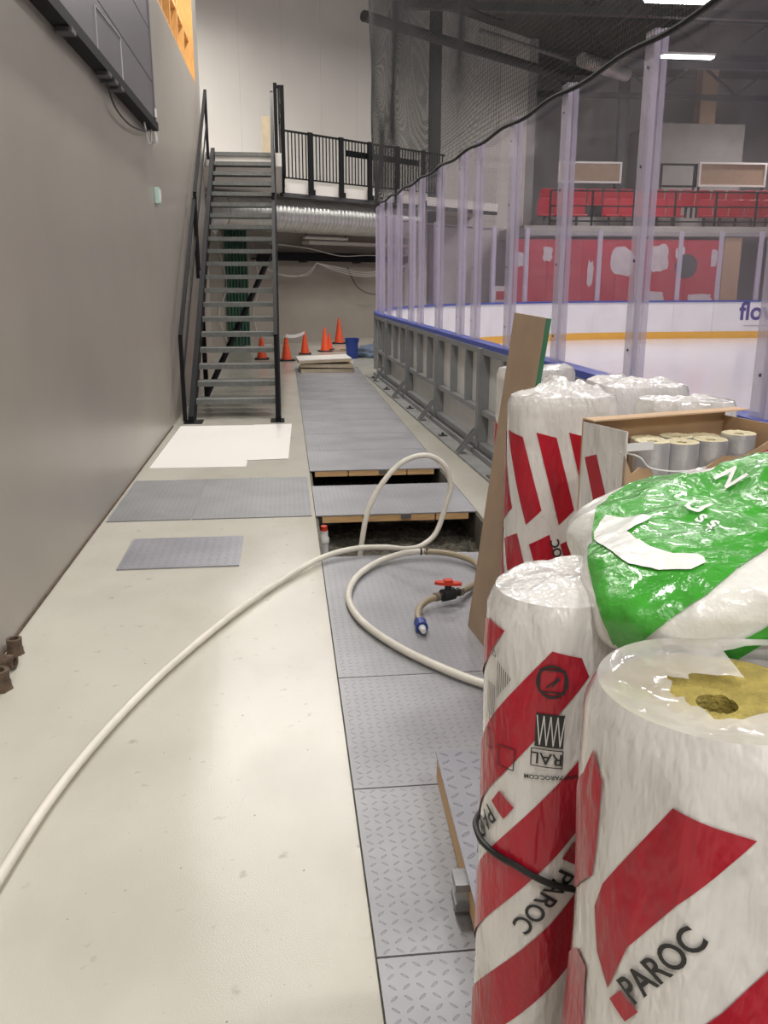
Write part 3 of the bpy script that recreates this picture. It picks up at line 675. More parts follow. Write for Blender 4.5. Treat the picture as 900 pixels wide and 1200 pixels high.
def square(u, v, s, ang, asp=1):
    return [(u+(x*math.cos(ang)-y*asp*math.sin(ang))*s/2, v+(x*math.sin(ang)+y*asp*math.cos(ang))*s/2) for x, y in ((-1,-1),(1,-1),(1,1),(-1,1))]

# --- bundle A: slim striped bundle beside the loose cover
A = bundle([(.395,1.19,.105),(.535,1.27,.09)], 1.2, 3, 'slim striped insulation bundle tied with a thin black cord', crump=.02)
def stripe(w, u0, u1, v_at0, k, th, m='film_red'):
    """diagonal printed band: lower edge v_at0 + k*u"""
    return decal(w, 'red_stripe', [(u0, v_at0+k*u0), (u1, v_at0+k*u1), (u1, v_at0+k*u1+th), (u0, v_at0+k*u0+th)], m)
decal(A, 'red_stripe', [(-.12,.96),(.012,1.094),(.055,1.154),(.012,1.158),(-.12,1.10)], 'film_red')
decal(A, 'red_stripe', [(-.16,.62),(.003,.851),(.061,.925),(.144,1.048),(.181,1.101),(.168,1.131),(.128,1.14),(.105,1.109),(.024,.996),(-.012,.944),(-.16,.74)], 'film_red')
stripe(A, -.16, .33, .605, 1.38, .125); stripe(A, -.16, .33, .365, 1.38, .125); stripe(A, -.16, .33, .125, 1.38, .125); stripe(A, .02, .33, -.10, 1.38, .125)
da = math.atan2(-.087, -.054)
word(A, 'PAROC', .133, .728, da, .040, bold=.0006); word(A, 'PAROC', .004, .795, da, .040, bold=.0006)
decal(A, 'logo_patch', square(.061,.873,.032,da), 'film_red', .0034); decal(A, 'logo_patch', square(.180,.812,.032,da), 'film_red', .0034)
# round logo, spring diagram, boxed RAL, address line, small print
ring = [(.13+.022*math.cos(2*math.pi*i/28), 1.094+.026*math.sin(2*math.pi*i/28)) for i in range(28)]
rb = MB(); n = len(ring)
for f in (1, .84): rb.v += [tuple(A.at(.13+(u-.13)*f, 1.094+(v-1.094)*f, .0038)-A.b) for u, v in ring]
rb.f += [(i, (i+1)%n, n+(i+1)%n, n+i) for i in range(n)]
rb.build('round_logo', MATS['print_black'], A.t)
def lines(w, segs, th, name, m='print_black', off=.0038):
    b = MB()
    for (u0,v0,u1,v1) in segs:
        d = Vector((u1-u0, v1-v0)); L_ = d.length; d /= L_; q = Vector((-d.y, d.x))*th/2; k = max(1, int(L_/.008))
        for i in range(k+1):
            p = Vector((u0,v0))+d*L_*i/k; b.v += [tuple(w.at(p.x+q.x, p.y+q.y, off)-w.b), tuple(w.at(p.x-q.x, p.y-q.y, off)-w.b)]
        s0 = len(b.v)-2*(k+1); b.f += [(s0+2*i, s0+2*i+1, s0+2*i+3, s0+2*i+2) for i in range(k)]
    return b.build(name, MATS[m], w.t)
lines(A, [(.113,1.078,.147,1.078),(.147,1.078,.147,1.112),(.147,1.112,.113,1.112),(.113,1.112,.113,1.078),(.122,1.084,.138,1.100)], .0022, 'logo_square')
decal(A, 'logo_arrow', [(.128,1.083),(.141,1.099),(.137,1.103),(.133,1.095)], 'print_black', .0038)
decal(A, 'spring_diagram', [(.110,.990),(.150,.990),(.150,1.043),(.110,1.043)], 'print_black', .0034)
zz = []
for k in range(4):
    u0 = .112+.0095*k; zz += [(u0,1.04,u0+.0048,.993),(u0+.0048,.993,u0+.0095,1.04)]
lines(A, zz, .0016, 'spring_line', 'film', .0042)
lines(A, [(.106,.958,.150,.958),(.150,.958,.150,.986),(.150,.986,.106,.986),(.106,.986,.106,.958)], .0016, 'boxed_frame')
word(A, 'RAL', .128, .972, math.pi, .026, bold=.0002); word(A, 'WWW.PAROC.COM', .140, .942, math.pi+.10, .0095, bold=.0002)
lines(A, [(.020+.004*k, 1.0+.01*(k%2), .020+.004*k, 1.062) for k in range(6)], .0013, 'small_print'); lines(A, [(.046+.004*k, 1.045+.006*k, .046+.004*k, 1.105-.003*k) for k in range(7)], .0011, 'small_print')
lines(A, [(.022,.955,.036,.955),(.036,.955,.036,.985),(.022,.985,.036,.985),(.022,.955,.022,.985),(.052,.938,.080,.940),(.080,.940,.082,.975),(.052,.972,.082,.975),(.052,.938,.052,.972)], .0016, 'symbol_frame')
lines(A, [(.030,1.108,.040,1.108),(.040,1.108,.035,1.118),(.035,1.118,.030,1.108)], .0014, 'recycling_mark')
# cord round the bundle
cb = MB(); cb.tube([A.at(u, .786-.36*max(0,u-.09)-.12*max(0,-u), .007) for u in [-.10+.4*i/60 for i in range(61)]], .0052, 8)
co = cb.build('tie_cord', MATS['cable_black'], None, True); co.data.transform(Matrix.Translation(-A.b)); co.parent = A.t

# --- bundle B: stout bundle with torn wrap showing the wool
Bc = [(.475,.85,.145),(.77,.80,.145)]
B = bundle(Bc, 1.2, 11, 'stout striped insulation bundle with torn film and open yellow wool', lidfilm=None, amp=.005)
b1 = [(.039,.951),(.049,.988),(.123,1.121),(.205,1.102),(.136,1.011),(.089,.933),(.069,.863),(.049,.898)]
decal(B, 'red_stripe', b1, 'film_red')
decal(B, 'red_stripe', [(.05,.72),(.40,1.16),(.40,1.02),(.229,.82),(.10,.62)], 'film_red')
for v0 in (.42, .18, -.06): stripe(B, .0, .5, v0, 1.25, .13)
decal(B, 'red_stripe', [(.0,1.10),(.018,1.139),(.036,1.11),(.034,1.03),(.03,.985),(-.02,.93),(-.06,.9),(-.06,1.03)], 'film_red')
decal(B, 'red_stripe', [(-.16,.70),(.0,.86),(.03,.86),(.035,.72),(-.16,.5)], 'film_red')
dbb = math.atan2(.077, .047)
word(B, 'PAROC', .127, .930, dbb, .040, bold=.0007); decal(B, 'logo_patch', square(.091,.858,.026,dbb), 'film_red', .0034)
def section(c, r, r_in, z0, z1, parent, base, m_top='wool', m_out='foil', name='pipe_section', n=40):
    cx, cy = c
    b = MB(); b.lathe([(r,z0),(r,z1-.004)], (cx,cy,0), n); o1 = MB(); vs = []
    o = MB(); k = n
    for rr, z in ((r,z0),(r,z1)): o.v += [(cx+rr*math.cos(2*math.pi*i/k), cy+rr*math.sin(2*math.pi*i/k), z) for i in range(k)]
    o.f += [(i,(i+1)%k,k+(i+1)%k,k+i) for i in range(k)]
    s_ = o.build(name, MATS[m_out], None, True); s_.data.transform(Matrix.Translation(-base)); s_.parent = parent
    t = MB()
    prof = [(r-.0005,z1-.001),(r*.9,z1+.002),((r+r_in)/2,z1),(r_in,z1-.002),(r_in,z1-.25)]
    for rr, z in prof: t.v += [(cx+rr*math.cos(2*math.pi*i/k), cy+rr*math.sin(2*math.pi*i/k), z+.002*noise.noise((rr*60,i*.9,z1))) for i in range(k)]
    t.f += [(j*k+i, j*k+(i+1)%k, (j+1)*k+(i+1)%k, (j+1)*k+i) for j in range(len(prof)-1) for i in range(k)]
    w_ = t.build('wool_core', MATS[m_top], None, True); w_.data.transform(Matrix.Translation(-base)); w_.parent = s_
    d = MB(); d.lathe([(r_in*.98,z1-.24),(r_in*.98,z1-.23)], (cx,cy,0), 16); h_ = d.build('bore', MATS['hole'], None); h_.data.transform(Matrix.Translation(-base)); h_.parent = s_
    return s_
for (cx, cy, r), ri in zip(Bc, (.023,.023)): section((cx,cy), r-.012, ri, .01, 1.178, B.t, B.b, 'wool')
# stretched film over most of the top: a band along the front and left, open round the bores
lid = MB(); rings = 10; n = B.n; vs = []
for r in range(rings+1):
    for i in range(n):
        q = B.at(B.u[i], B.H); wdt = .62 if q.x < .52 else (.30 if q.y < .85 else .12)
        wdt *= (1+.25*noise.noise((q.x*20, q.y*20, 3))); f = r/rings*wdt
        cx = min(max(q.x, .475), .77); cy = .85-.05*(cx-.475)/.295
        x = q.x+(cx-q.x)*f; y = q.y+(cy-q.y)*f
        vs.append((x-B.b.x, y-B.b.y, B.H-.010*min(1,f*4)+min(1,f*6)*.010*(noise.noise((x*18,y*18,9))+.8*abs(noise.noise((x*45,y*45,4))))+.003*min(1,f*6)*noise.noise((i*.9,f*3,2))))
lid.add(vs, [(r*n+i, r*n+(i+1)%n, (r+1)*n+(i+1)%n, (r+1)*n+i) for r in range(rings) for i in range(n)])
lid.build('torn_film', MATS['cling'], B.t, True)
# --- bundle D under the bag
D = bundle([(.86,1.12,.13),(.90,1.42,.13),(1.14,1.20,.13)], 1.09, 5, 'striped insulation bundle underneath the green plastic bag')
for v0 in (.2, .45, .7): stripe(D, .0, .8, v0, -.6, .12)
# --- bundles at the back
C1 = bundle([(.975,3.34,.11),(1.19,3.32,.11),(1.175,3.63,.11)], 1.2, 21, 'striped insulation bundle with crumpled clear top behind the leaning board', crump=.05, amp=.004)
for u0 in (-.10, .02, .15, .275, .40, .53):
    decal(C1, 'red_stripe', [(u0,1.07),(u0+.078,1.05),(u0+.078+.085,.76),(u0+.105,.70)], 'film_red'); decal(C1, 'red_stripe', [(u0-.01,.62),(u0+.07,.66),(u0+.22,.14),(u0+.14,.12)], 'film_red')
word(C1, 'PAROC', .262, .56, math.pi/2+.25, .05, bold=.001)
C2 = bundle([(1.425,3.20,.095),(1.60,3.14,.095)], 1.2, 31, 'plain white wrapped insulation bundle beside the cardboard box', crump=.02, amp=.003)
C0 = bundle([(1.185,4.40,.11),(1.40,4.45,.10)], 1.2, 41, 'striped insulation bundle standing furthest back near the rink boards', crump=.03)
for v0 in (.55, .8): stripe(C0, -.15, .5, v0, -.5, .13)
C3 = bundle([(1.47,3.84,.12),(1.62,3.64,.12),(1.42,3.58,.085)], 1.2, 51, 'white wrapped insulation bundle between the crumpled and furthest bundles', crump=.03)

# leaning board
bo = thing('leaning_board', 'tall brown board with green painted edge leaning on the wrapped bundles', 'board', (.865, 3.55, 0))
p0 = Vector((.88,3.55,.008)); p1 = Vector((.85,3.91,.008)); q0 = Vector((1.065,3.55,1.495)); q1 = Vector((1.025,3.91,1.505))
nn = (p1-p0).cross(q0-p0).normalized()
if nn.x < 0: nn = -nn
b = MB(); th = .022; base = Vector(bo.location)
b.add([p-base for p in (p0,p1,q1,q0)]+[p+nn*th-base for p in (p0,p1,q1,q0)], [(0,1,2,3),(7,6,5,4),(0,4,5,1),(1,5,6,2),(2,6,7,3),(3,7,4,0)]); b.build('face', MATS['plywood'], bo)
b = MB(); e = Vector((0,-.0015,0)); b.add([p-base+k for k in (e*.3, e*2.5) for p in (p0+nn*.001,p0+nn*th,q0+nn*th,q0+nn*.001)], [(0,1,2,3),(7,6,5,4),(0,4,5,1),(1,5,6,2),(2,6,7,3),(3,7,4,0)]); b.build('painted_edge', MATS['plywood_edge'], bo)

# ------------------------------------------------------------------ cardboard box with pipe sections
bxd = Vector((.957,.29,0)); byd = Vector((-.29,.957,0)); BX = thing('cardboard_box', 'torn open cardboard box filled with foil pipe sections', 'box', (1.02,2.51,.008), math.atan2(.29,.957))
BW, BD, BH = .60, .225, 1.2
def bxp(name, m, *q): b = MB(); b.box(*q); return b.build(name, MATS[m], BX)
bxp('back_panel', 'card', 0,BW, BD-.006,BD, .0,BH); bxp('bottom_panel', 'card', 0,BW, 0,BD, 0,.006)
lw = bxp('side_panel', 'film', 0,.006, .0,BD-.0065, .0065,BH-.005); bxp('side_panel', 'card', BW-.006,BW, .0,BD-.0065, .0065,BH-.02)
bxp('top_flap', 'card_light', -.0,BW+.05, BD-.06,BD-.001, BH+.001,BH+.006)
for k, (z0, z1) in enumerate(((.98,1.10),(.80,.92),(.60,.72),(.40,.52))):
    b = MB(); b.add([(-.0012,.05,z0-.06),(-.0012,.11,z0-.10),(-.0012,.20,z1-.02),(-.0012,.14,z1)], [(0,1,2,3)]); b.build('red_stripe', MATS['card_red'], BX)
# torn front: ragged top edge
tear = [(0,1.12),(.03,1.06),(.06,1.08),(.10,1.07),(.14,1.02),(.18,.985),(.22,1.0),(.27,1.05),(.33,1.06),(.40,1.09),(.47,1.08),(.53,1.1),(.60,1.13)]
poly = [(0,.0065)]+[(.60,.0065)]+tear[::-1]
M = Matrix(((1,0,0,0),(0,0,-1,0),(0,1,0,0),(0,0,0,1))); b = MB(); b.prism(poly, -.006, 0, M @ Matrix.Translation((0,0,0))); b.build('front_panel', MATS['card'], BX)
b = MB(); b.add([(x,-.0012,z) for x, z in ((.15,.90),(.20,.965),(.28,1.02),(.36,1.045),(.60,1.10),(.60,.5),(.15,.5))], [(0,1,2,3,4,5,6)]); b.build('red_print', MATS['card_red'], BX)
b = MB(); b.tube(smooth_path([(-.004,.02,1.13),(.05,-.004,1.115),(.10,-.006,1.075),(.22,-.008,1.055),(.32,-.004,1.06)], 6), .003, 6); b.build('packing_band', MATS['white_plastic'], BX, True)
o = bxp('tape_strip', 'white_plastic', -.0015,.10, -.0085,-.0065, 1.135,1.16)
k = 0
for (x, y) in ((.155,.065),(.275,.065),(.395,.065),(.515,.065),(.215,.16),(.335,.16),(.455,.16)):
    wp = Vector(BX.location)+bxd*x+byd*y; t = thing('pipe_section', 'foil covered pipe section with yellow wool ring inside the torn box', 'pipe section', (wp.x, wp.y, .0075), 0, 'pipe sections in the cardboard box')
    section((0,0), .0555, .017, .0, 1.135+(.012 if k % 3 == 0 else 0)-(.02 if k == 6 else 0), t, Vector((0,0,0)), 'wool_pale', 'foil', 'foil_jacket', 28); k += 1

# ------------------------------------------------------------------ green and white plastic bag
bag = thing('plastic_bag', 'crumpled green and white plastic bag slumped over the wrapped bundles', 'bag', (.83, 1.27, 1.225))
BM = bmesh.new(); nu, nv = 220, 110; grid = []
def bag_pt(th, ph):
    st_, ct_ = math.sin(th), math.cos(th)
    ca, sa = math.cos(ph), math.sin(ph)
    k = (abs(ca)**2.7+abs(sa)**2.7)**(-1/2.7)*abs(st_)**.75
    y = .30*k*sa; x = .35*k*ca - .16*max(0, -y/.3)
    up = .075+.055*math.exp(-((x-.02)**2+(y-.08)**2)/.02)
    z = up*math.copysign(abs(ct_)**.9, ct_) if ct_ > 0 else .14*math.copysign(abs(ct_)**.8, ct_)
    p = Vector((x,y,z)); q = p*4.5
    d = .016*noise.noise(q)+.015*(1-2*abs(noise.noise(p*8+Vector((3,1,0)))))+.005*(1-2*abs(noise.noise(p*22)))+.0012*noise.noise(p*60)
    if ct_ < 0: d *= max(.15, 1+ct_*1.5)
    nrm = Vector((x/.16, y/.17, z/.05)).normalized()
    return p + nrm*d
rows = []
for j in range(nv+1):
    th = math.pi*j/nv
    rows.append([BM.verts.new(bag_pt(max(.001,min(math.pi-.001,th)), 2*math.pi*i/nu)) for i in range(nu)])
for j in range(nv):
    for i in range(nu): BM.faces.new((rows[j][i], rows[j+1][i], rows[j+1][(i+1)%nu], rows[j][(i+1)%nu]))
bmesh.ops.recalc_face_normals(BM, faces=BM.faces)
me = bpy.data.meshes.new('film_body'); BM.to_mesh(me); bag_bvh = BVHTree.FromBMesh(BM); BM.free()
me.polygons.foreach_set('use_smooth', [True]*len(me.polygons))
gm = mat('bag_print', (.80,.80,.76), .22, bump=.35, bscale=45, coat=.4); me.materials.append(gm)
bo_ = bpy.data.objects.new('film_body', me); COL.objects.link(bo_); bo_.parent = bag
mat('bag_green', (.055,.36,.035), .24, var=.12, vscale=14, bump=.4, bscale=50, coat=.4)
mat('bag_white', (.82,.83,.80), .3, bump=.3, bscale=50)
BDIR = Vector((.45,.72,-.52)).normalized(); BE1 = BDIR.cross(Vector((0,0,1))).normalized(); BE2 = BE1.cross(BDIR)
def bag_decal(name, poly, m, off=.0032, cut=.007):
    """print on the bag: flat outline laid onto the crumpled surface along one direction"""
    bm = bmesh.new(); bm.faces.new([bm.verts.new((x, y, 0)) for x, y in poly])
    for ax in (0, 1):
        lo = min(p[ax] for p in poly); hi = max(p[ax] for p in poly); k = math.ceil(lo/cut)
        while k*cut < hi:
            cv = (k*cut,0,0) if ax == 0 else (0,k*cut,0); no = (1,0,0) if ax == 0 else (0,1,0)
            bmesh.ops.bisect_plane(bm, geom=bm.verts[:]+bm.edges[:]+bm.faces[:], plane_co=cv, plane_no=no, dist=1e-5); k += 1
    bmesh.ops.triangulate(bm, faces=bm.faces); dead = []
    for v in bm.verts:
        h = bag_bvh.ray_cast(BE1*v.co.x+BE2*v.co.y-BDIR*2, BDIR)
        if h[0] is None: dead.append(v)
        else: v.co = h[0] + h[1]*off
    bmesh.ops.delete(bm, geom=dead, context='VERTS')
    m2 = bpy.data.meshes.new(name); bm.to_mesh(m2); bm.free(); m2.materials.append(MATS[m]); m2.polygons.foreach_set('use_smooth', [True]*len(m2.polygons))
    o = bpy.data.objects.new(name, m2); COL.objects.link(o); o.parent = bag; return o
bag_decal('green_print', [(-.312,-.045),(-.318,-.005),(-.31,.04),(-.27,.10),(-.215,.115),(-.19,.10),(-.155,.11),(-.132,.145),(-.096,.20),(-.03,.20),(.17,.15),(.12,.02),(.0,-.045),(-.049,-.079),(-.082,-.130),(-.109,-.177),(-.181,-.246),(-.215,-.264),(-.240,-.218),(-.272,-.156),(-.294,-.107)], 'bag_green')
bag_decal('green_band', [(-.102,-.25),(-.037,-.196),(.1,-.10),(.1,-.13),(-.035,-.214),(-.08,-.252)], 'bag_green')
bag_decal('white_crescent', [(-.294,-.024),(-.262,-.030),(-.215,-.035),(-.239,-.079),(-.222,-.096),(-.197,-.112),(-.164,-.121),(-.134,-.115),(-.124,-.120),(-.12,-.13),(-.137,-.145),(-.176,-.152),(-.217,-.146),(-.244,-.126),(-.279,-.1),(-.295,-.082),(-.302,-.062),(-.301,-.04)], 'bag_white', .006, .006)
def bag_letter(ch, a, b_, ang, size, bold=.001):
    vs, fs = text_mesh(ch, size, bold); ca, sa = math.cos(ang), math.sin(ang); out = []
    for x, y, _ in vs:
        h = bag_bvh.ray_cast(BE1*(a+x*ca-y*sa)+BE2*(b_+x*sa+y*ca)-BDIR*2, BDIR); out.append((h[0]+h[1]*.0085) if h[0] else Vector((0,0,0)))
    b = MB(); b.add(out, fs); return b.build('printed_letter', MATS['bag_white'], bag)
bag_letter('N', -.120, .085, R(-48), .058); bag_letter('U', -.156, -.003, R(-20), .046); bag_letter('S', -.145, -.033, R(-30), .026); bag_letter('S', -.126, -.048, R(-30), .026)

# ------------------------------------------------------------------ hoses
def hose_part(pts, r, m, parent, name, k=10, n=12): b = MB(); b.tube(smooth_path(pts, k), r, n); return b.build(name, MATS[m], parent, True)
h1 = thing('water_hose', 'white hose running along the cream floor and rising in a loop from the trench', 'hose')
hose_part([(-.86,1.3,.026),(-.87,1.8,.026),(-.84,2.21,.026),(-.79,2.62,.026),(-.69,3.07,.026),(-.53,3.58,.026),(-.27,4.21,.026),(-.01,4.71,.026),(.20,4.99,.04),(.40,5.10,.05),(.58,5.12,.045),(.72,5.15,.02),(.83,5.22,.02),(.93,5.28,.09),(1.0,5.32,.28),(1.025,5.34,.38),(.98,5.34,.51),(.86,5.34,.575),(.71,5.34,.53),(.58,5.32,.40),(.49,5.3,.23),(.445,5.27,.02),(.43,5.26,-.13),(.46,5.35,-.165),(.60,5.55,-.165)], .017, 'hose', h1, 'hose')
h2 = thing('tap_hose', 'coiled hose on the tread plates ending in a red handled valve', 'hose')
hose_part([(1.40,2.99,.03),(1.2,2.99,.03),(1.02,3.04,.03),(.90,3.12,.03),(.77,3.24,.03),(.64,3.39,.03),(.48,3.63,.03),(.35,3.92,.03),(.297,4.18,.03),(.305,4.42,.03),(.38,4.67,.03),(.52,4.88,.035),(.68,4.985,.045),(.80,5.0,.05)], .0185, 'hose', h2, 'hose')
hose_part([(.80,5.0,.05),(.95,4.95,.045),(1.06,4.82,.04),(1.08,4.66,.035),(1.04,4.50,.035),(.96,4.37,.04),(.88,4.26,.055)], .018, 'hose_beige', h2, 'beige_hose')
hose_part([(.735,4.19,.055),(.68,4.15,.05),(.635,4.08,.04),(.615,3.99,.035),(.612,3.94,.035)], .017, 'hose_beige', h2, 'beige_hose')
b = MB()
for x in (.785, .82): b.tube([(x-.006,5.0,.05),(x+.006,5.0,.05)], .023, 12)
b.build('clamp', MATS['hose_grip'], h2, True)
va = MB(); va.tube([(.755,4.20,.058),(.775,4.205,.058),(.776,4.205,.058),(.84,4.235,.058),(.841,4.235,.058),(.87,4.25,.058)], [.018,.018,.034,.034,.02,.02], 14); va.tube([(.808,4.22,.058),(.808,4.22,.112)], .018, 10)
vo = va.build('valve_body', MATS['hose_grip'], h2, True)
hb = MB(); hb.prism([(-.07,-.012),(-.045,-.02),(0,-.024),(.045,-.02),(.07,-.012),(.07,.012),(.045,.016),(0,.024),(-.045,.016),(-.07,.012)], .112, .128, Matrix.Translation((.808,4.22,0)) @ Matrix.Rotation(R(-15),4,'Z')); hb.prism([(-.022,-.02),(.022,-.02),(.022,.02),(-.022,.02)], .128, .14, Matrix.Translation((.808,4.22,0)))
hb.build('valve_handle', MATS['valve_red'], vo)
b = MB(); b.tube([(.735,4.19,.056),(.756,4.20,.057)], .024, 12); b.tube([(.868,4.25,.057),(.89,4.266,.056)], .024, 12); b.tube([(.612,3.955,.035),(.612,3.925,.035)], .022, 12); b.build('collar', MATS['brass'], h2, True)
b = MB(); b.tube([(.612,3.925,.036),(.612,3.905,.036),(.613,3.904,.036),(.613,3.84,.036)], [.02,.02,.032,.030], 10); b.build('blue_coupling', MATS['blue'], h2, True)
b = MB(); b.tube([(.613,3.84,.036),(.614,3.80,.034)], [.018,.013], 10); b.build('spout', MATS['white_plastic'], h2, True)

# ------------------------------------------------------------------ far gallery, seats and hall steelwork
struct(MB().box(7.2, 29.5, 26.7, 35.4, 2.88, 3.2).build('floor_gallery', MATS['concrete'])); struct(MB().box(8.52, 29.5, 28.7, 35.4, 3.2, 3.58).build('floor_tier', MATS['concrete'])); 
rw = thing('red_hoarding', 'red painted hoarding under the gallery with scraps of white paper', 'hoarding', (6.85, 26.5, 0))
x = 0; wds = (1.05, 1.1, 1.05, 1.1, 1.1, 1.15)
for k, w_ in enumerate(wds):
    MB().box(x, x+w_-.012, 0,.06, 0,2.80).build('board', MATS['red_wall'], rw); x += w_
def scrap(x0, x1, z0, z1, sd):
    n = 18; rnd = random.Random(sd); cx, cz = (x0+x1)/2, (z0+z1)/2
    ring = []
    for i in range(n):
        a = 2*math.pi*i/n; c_, s_ = math.cos(a), math.sin(a); k = (abs(c_)**6+abs(s_)**6)**(-1/6)*(.8+.25*rnd.random()); ring.append((cx+(x1-x0)/2*c_*k, cz+(z1-z0)/2*s_*k))
    b = MB(); b.add([(x,-.004,z) for x, z in ring]+[(x,-.001,z) for x, z in ring], [tuple(range(n)), tuple(range(2*n-1,n-1,-1))]+[(i,(i+1)%n,n+(i+1)%n,n+i) for i in range(n)]); b.build('paper_scrap', MATS['old_paper'], rw)
for i, q in enumerate(((.02,.35,2.0,2.45),(.9,1.2,2.15,2.6),(3.0,3.75,1.75,2.6),(4.25,4.85,1.85,2.7),(4.15,4.8,.98,1.3),(5.05,5.35,2.2,2.6),(6.2,6.4,2.0,2.55),(5.5,6.35,.95,1.22),(2.3,2.5,1.4,2.2))): scrap(*q, i)
b = MB(); b.lathe([(.36,-.006),(.36,-.001)], (5.42,0,2.03), 28, 'y'); b.build('round_opening', MATS['steel_dark'], rw)
tag(MB().box(13.45,14.0, 26.5,26.9, 0,2.87).build('column', MATS['card']), 'pale brown column at the end of the red hoarding', 'column')
o = MB().box(6.25,6.8, 26.45,26.5, .95,1.45).build('notice', MATS['old_paper']); tag(o, 'white notice with a pink square beside the red hoarding', 'notice')
np_ = MB().box(6.35,6.65, 26.44,26.4495, 1.05,1.3).build('pink_square', MATS['seat_red']); np_.parent = o
struct(MB().box(5.2, 29.5, 31.0, 31.2, 0, 2.87).build('wall_gallery', MATS['wall_hall']))
# front beam of the gallery and guard rail
struct(MB().box(7.2, 29.5, 26.45, 26.69, 2.9, 3.12).build('trim_3', MATS['concrete']), 'pale front beam of the gallery')
gr = thing('gallery_railing', 'dark guard railing along the front of the red seats', 'railing', (8.0, 26.8, 3.2))
for z in (.12, .55, .98): MB().box(0,16, -.02,.02, z,z+.04).build('rail', MATS['black_steel'], gr)
for k in range(13): MB().box(k*1.3-.025,k*1.3+.025, -.025,.025, 0,1.0).build('post', MATS['black_steel'], gr)
def seat_proto():
    t = thing('stadium_seat', 'red plastic stadium seat in the gallery rows', 'seat', (0,0,0), 0, 'red gallery seats')
    b = MB(); b.prism([(-.245,0),(.245,0),(.245,.42),(.19,.52),(-.19,.52),(-.245,.42)], 0, .05, Matrix.Translation((0,.28,.40)) @ Matrix.Rotation(R(100),4,'X')); b.build('backrest', MATS['seat_red'], t, bevel=.012)
    b = MB(); b.prism([(-.24,-.08),(.24,-.08),(.22,.30),(-.22,.30)], .36, .41); b.build('shell', MATS['seat_red'], t, bevel=.012)
    b = MB(); b.box(-.03,.03, .22,.30, 0,.36); b.build('bracket', MATS['steel_dark'], t); return t
sp_ = seat_proto(); first = True
for row, (y, z, x0, n_) in enumerate(((28.0,3.2,8.25,19),(29.0,3.58,8.6,18))):
    for k in range(n_):
        if row == 0 and k in (3, 9): continue
        o = sp_ if first else copy_tree(sp_); first = False; o.location = (x0+.53*k, y, z); o['label'] = ('red plastic stadium seat in the lower gallery row','red plastic stadium seat in the upper gallery row')[row]; o['group'] = ('lower row of red gallery seats','upper row of red gallery seats')[row]
def hoarding(x0, x1, z0, z1, y, label, m='plywood', foot=3.2):
    t = thing('timber_hoarding', label, 'hoarding', ((x0+x1)/2, y, foot)); w = (x1-x0)/2; a, c = z0-foot, z1-foot
    if m: MB().box(-w+.05,w-.05, .01,.03, a+.05,c-.05).build('sheet', MATS[m], t)
    fm = 'paper' if m else 'black_steel'
    for q in ((-w,w,a,a+.06),(-w,w,c-.06,c),(-w,-w+.06,a+.061,c-.061),(w-.06,w,a+.061,c-.061)): MB().box(q[0],q[1], -.03,.04, q[2],q[3]).build('frame', MATS[fm], t)
    for s_ in (-1, 1): MB().box(s_*(w-.06)-.03,s_*(w-.06)+.03, .041,.10, 0,c).build('leg', MATS['steel_dark'], t)
hoarding(9.18, 11.35, 4.75, 5.42, 30.0, 'timber panel in a pale frame above the left half of the seats', foot=3.58); hoarding(14.06, 16.46, 4.68, 5.46, 30.0, 'timber panel in a pale frame beside the dark empty frame', foot=3.58)
hoarding(12.71, 14.0, 4.65, 5.40, 30.0, 'dark empty frame standing between the framed timber panels', None, 3.58)
struct(MB().box(13.64, 17.1, 33.0, 35.4, 3.58, 7.15).build('wall_booth', MATS['concrete']), 'plain grey booth behind the seats'); tag(MB().box(15.4,16.0, 33.2,33.7, 7.151,HZ-.01).build('column', MATS['card_light']), 'pale column on top of the grey booth', 'column')
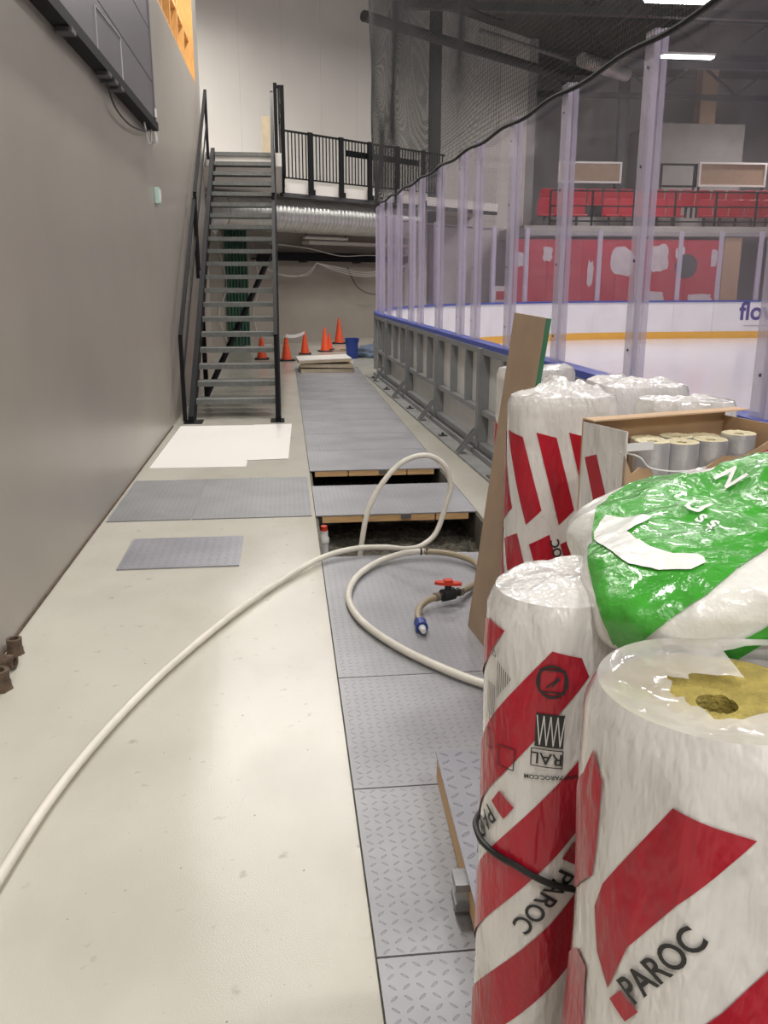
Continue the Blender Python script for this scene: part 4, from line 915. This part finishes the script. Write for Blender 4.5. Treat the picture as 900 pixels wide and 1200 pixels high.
# steel columns and roof steel
def column(x, y, z0, label, w=.3):
    t = thing('steel_column', label, 'column', (x, y, z0)); h = HZ-.01-z0
    for s_ in (-1, 1): MB().box(-w/2,w/2, s_*w/2-.012,s_*w/2+.012, 0,h).build('flange', MATS['steel_dark'], t)
    MB().box(-.01,.01, -w/2+.013,w/2-.013, 0,h).build('web', MATS['steel_dark'], t)
column(4.35, 26.1, 0, 'dark steel column behind the net'); column(12.2, 32.5, 3.2+.38, 'dark steel column left of the grey booth'); column(19.0, 32.5, 3.58, 'dark steel column right of the grey booth')
def truss(y, x0, x1, label, zb=7.75, zt=9.0):
    t = thing('roof_truss', label, 'truss', ((x0+x1)/2, y, HZ)); w = (x1-x0)/2; a, c = zb-HZ, zt-HZ
    MB().box(-w,w, -.1,.1, a,a+.18).build('bottom_chord', MATS['steel_dark'], t); MB().box(-w,w, -.1,.1, c,c+.19).build('top_chord', MATS['steel_dark'], t)
    k = int(2*w/1.4)
    for i in range(k):
        xa = -w+.1+i*(2*w-.2)/k; xb = -w+.1+(i+1)*(2*w-.2)/k; b = MB(); b.bar((xa,0,a+.18 if i%2 else c), (xb,0,c if i%2 else a+.18), .08, .08, (0,1,0)); b.build('diagonal', MATS['steel_dark'], t)
truss(22.5, 3.0, 29.5, 'dark roof truss nearest the corner net'); truss(27.5, 8.6, 29.5, 'dark roof truss over the seats'); truss(32, 8.6, 29.5, 'dark roof truss over the grey booth')
for k, (off, z, r, m, lb) in enumerate(((-1.7,7.75,.13,'steel_dark','dark round pipe running high along the end wall'), (-2.6,7.9,.06,'galv','thin galvanised pipe above the dark round pipe'), (-3.6,7.6,.20,'duct','silver duct high above the rink corner'))):
    b = MB(); b.tube([slant(1.0+k*2.6,off,z), slant(8.1,off,z)], r, 14); tag(b.build('ceiling_pipe', MATS[m], None, True), lb, 'pipe')

# ------------------------------------------------------------------ lamps
for k, (x, y, z, ln, d) in enumerate(LAMPS):
    t = thing('hall_lamp', 'long tube lamp hanging from the dark hall ceiling', 'lamp', (x, y, z), 0 if d == 'x' else R(90), 'tube lamps under the hall ceiling')
    MB().box(-ln/2,ln/2, -.13,.13, .03,.09).build('housing', MATS['lamp_off'], t)
    for s_ in (-1, 1): b = MB(); b.tube([(-ln/2+.03,s_*.07,.0),(ln/2-.03,s_*.07,.0)], .028, 10); b.build('tube', MATS['lamp_tube'], t, True)
    for s_ in (-1, 1): MB().box(s_*ln*.35-.01,s_*ln*.35+.01, -.01,.01, .09,HZ-z-.002).build('hanger', MATS['steel_dark'], t)
    ld = bpy.data.lights.new('lamp_light', 'AREA'); ld.shape = 'RECTANGLE'; ld.size = ln; ld.size_y = .3; ld.energy = LAMP_W; ld.color = (1.0, .965, .915)
    lo_ = bpy.data.objects.new('lamp_light', ld); COL.objects.link(lo_); lo_.location = (0,0,-.04); lo_.parent = t
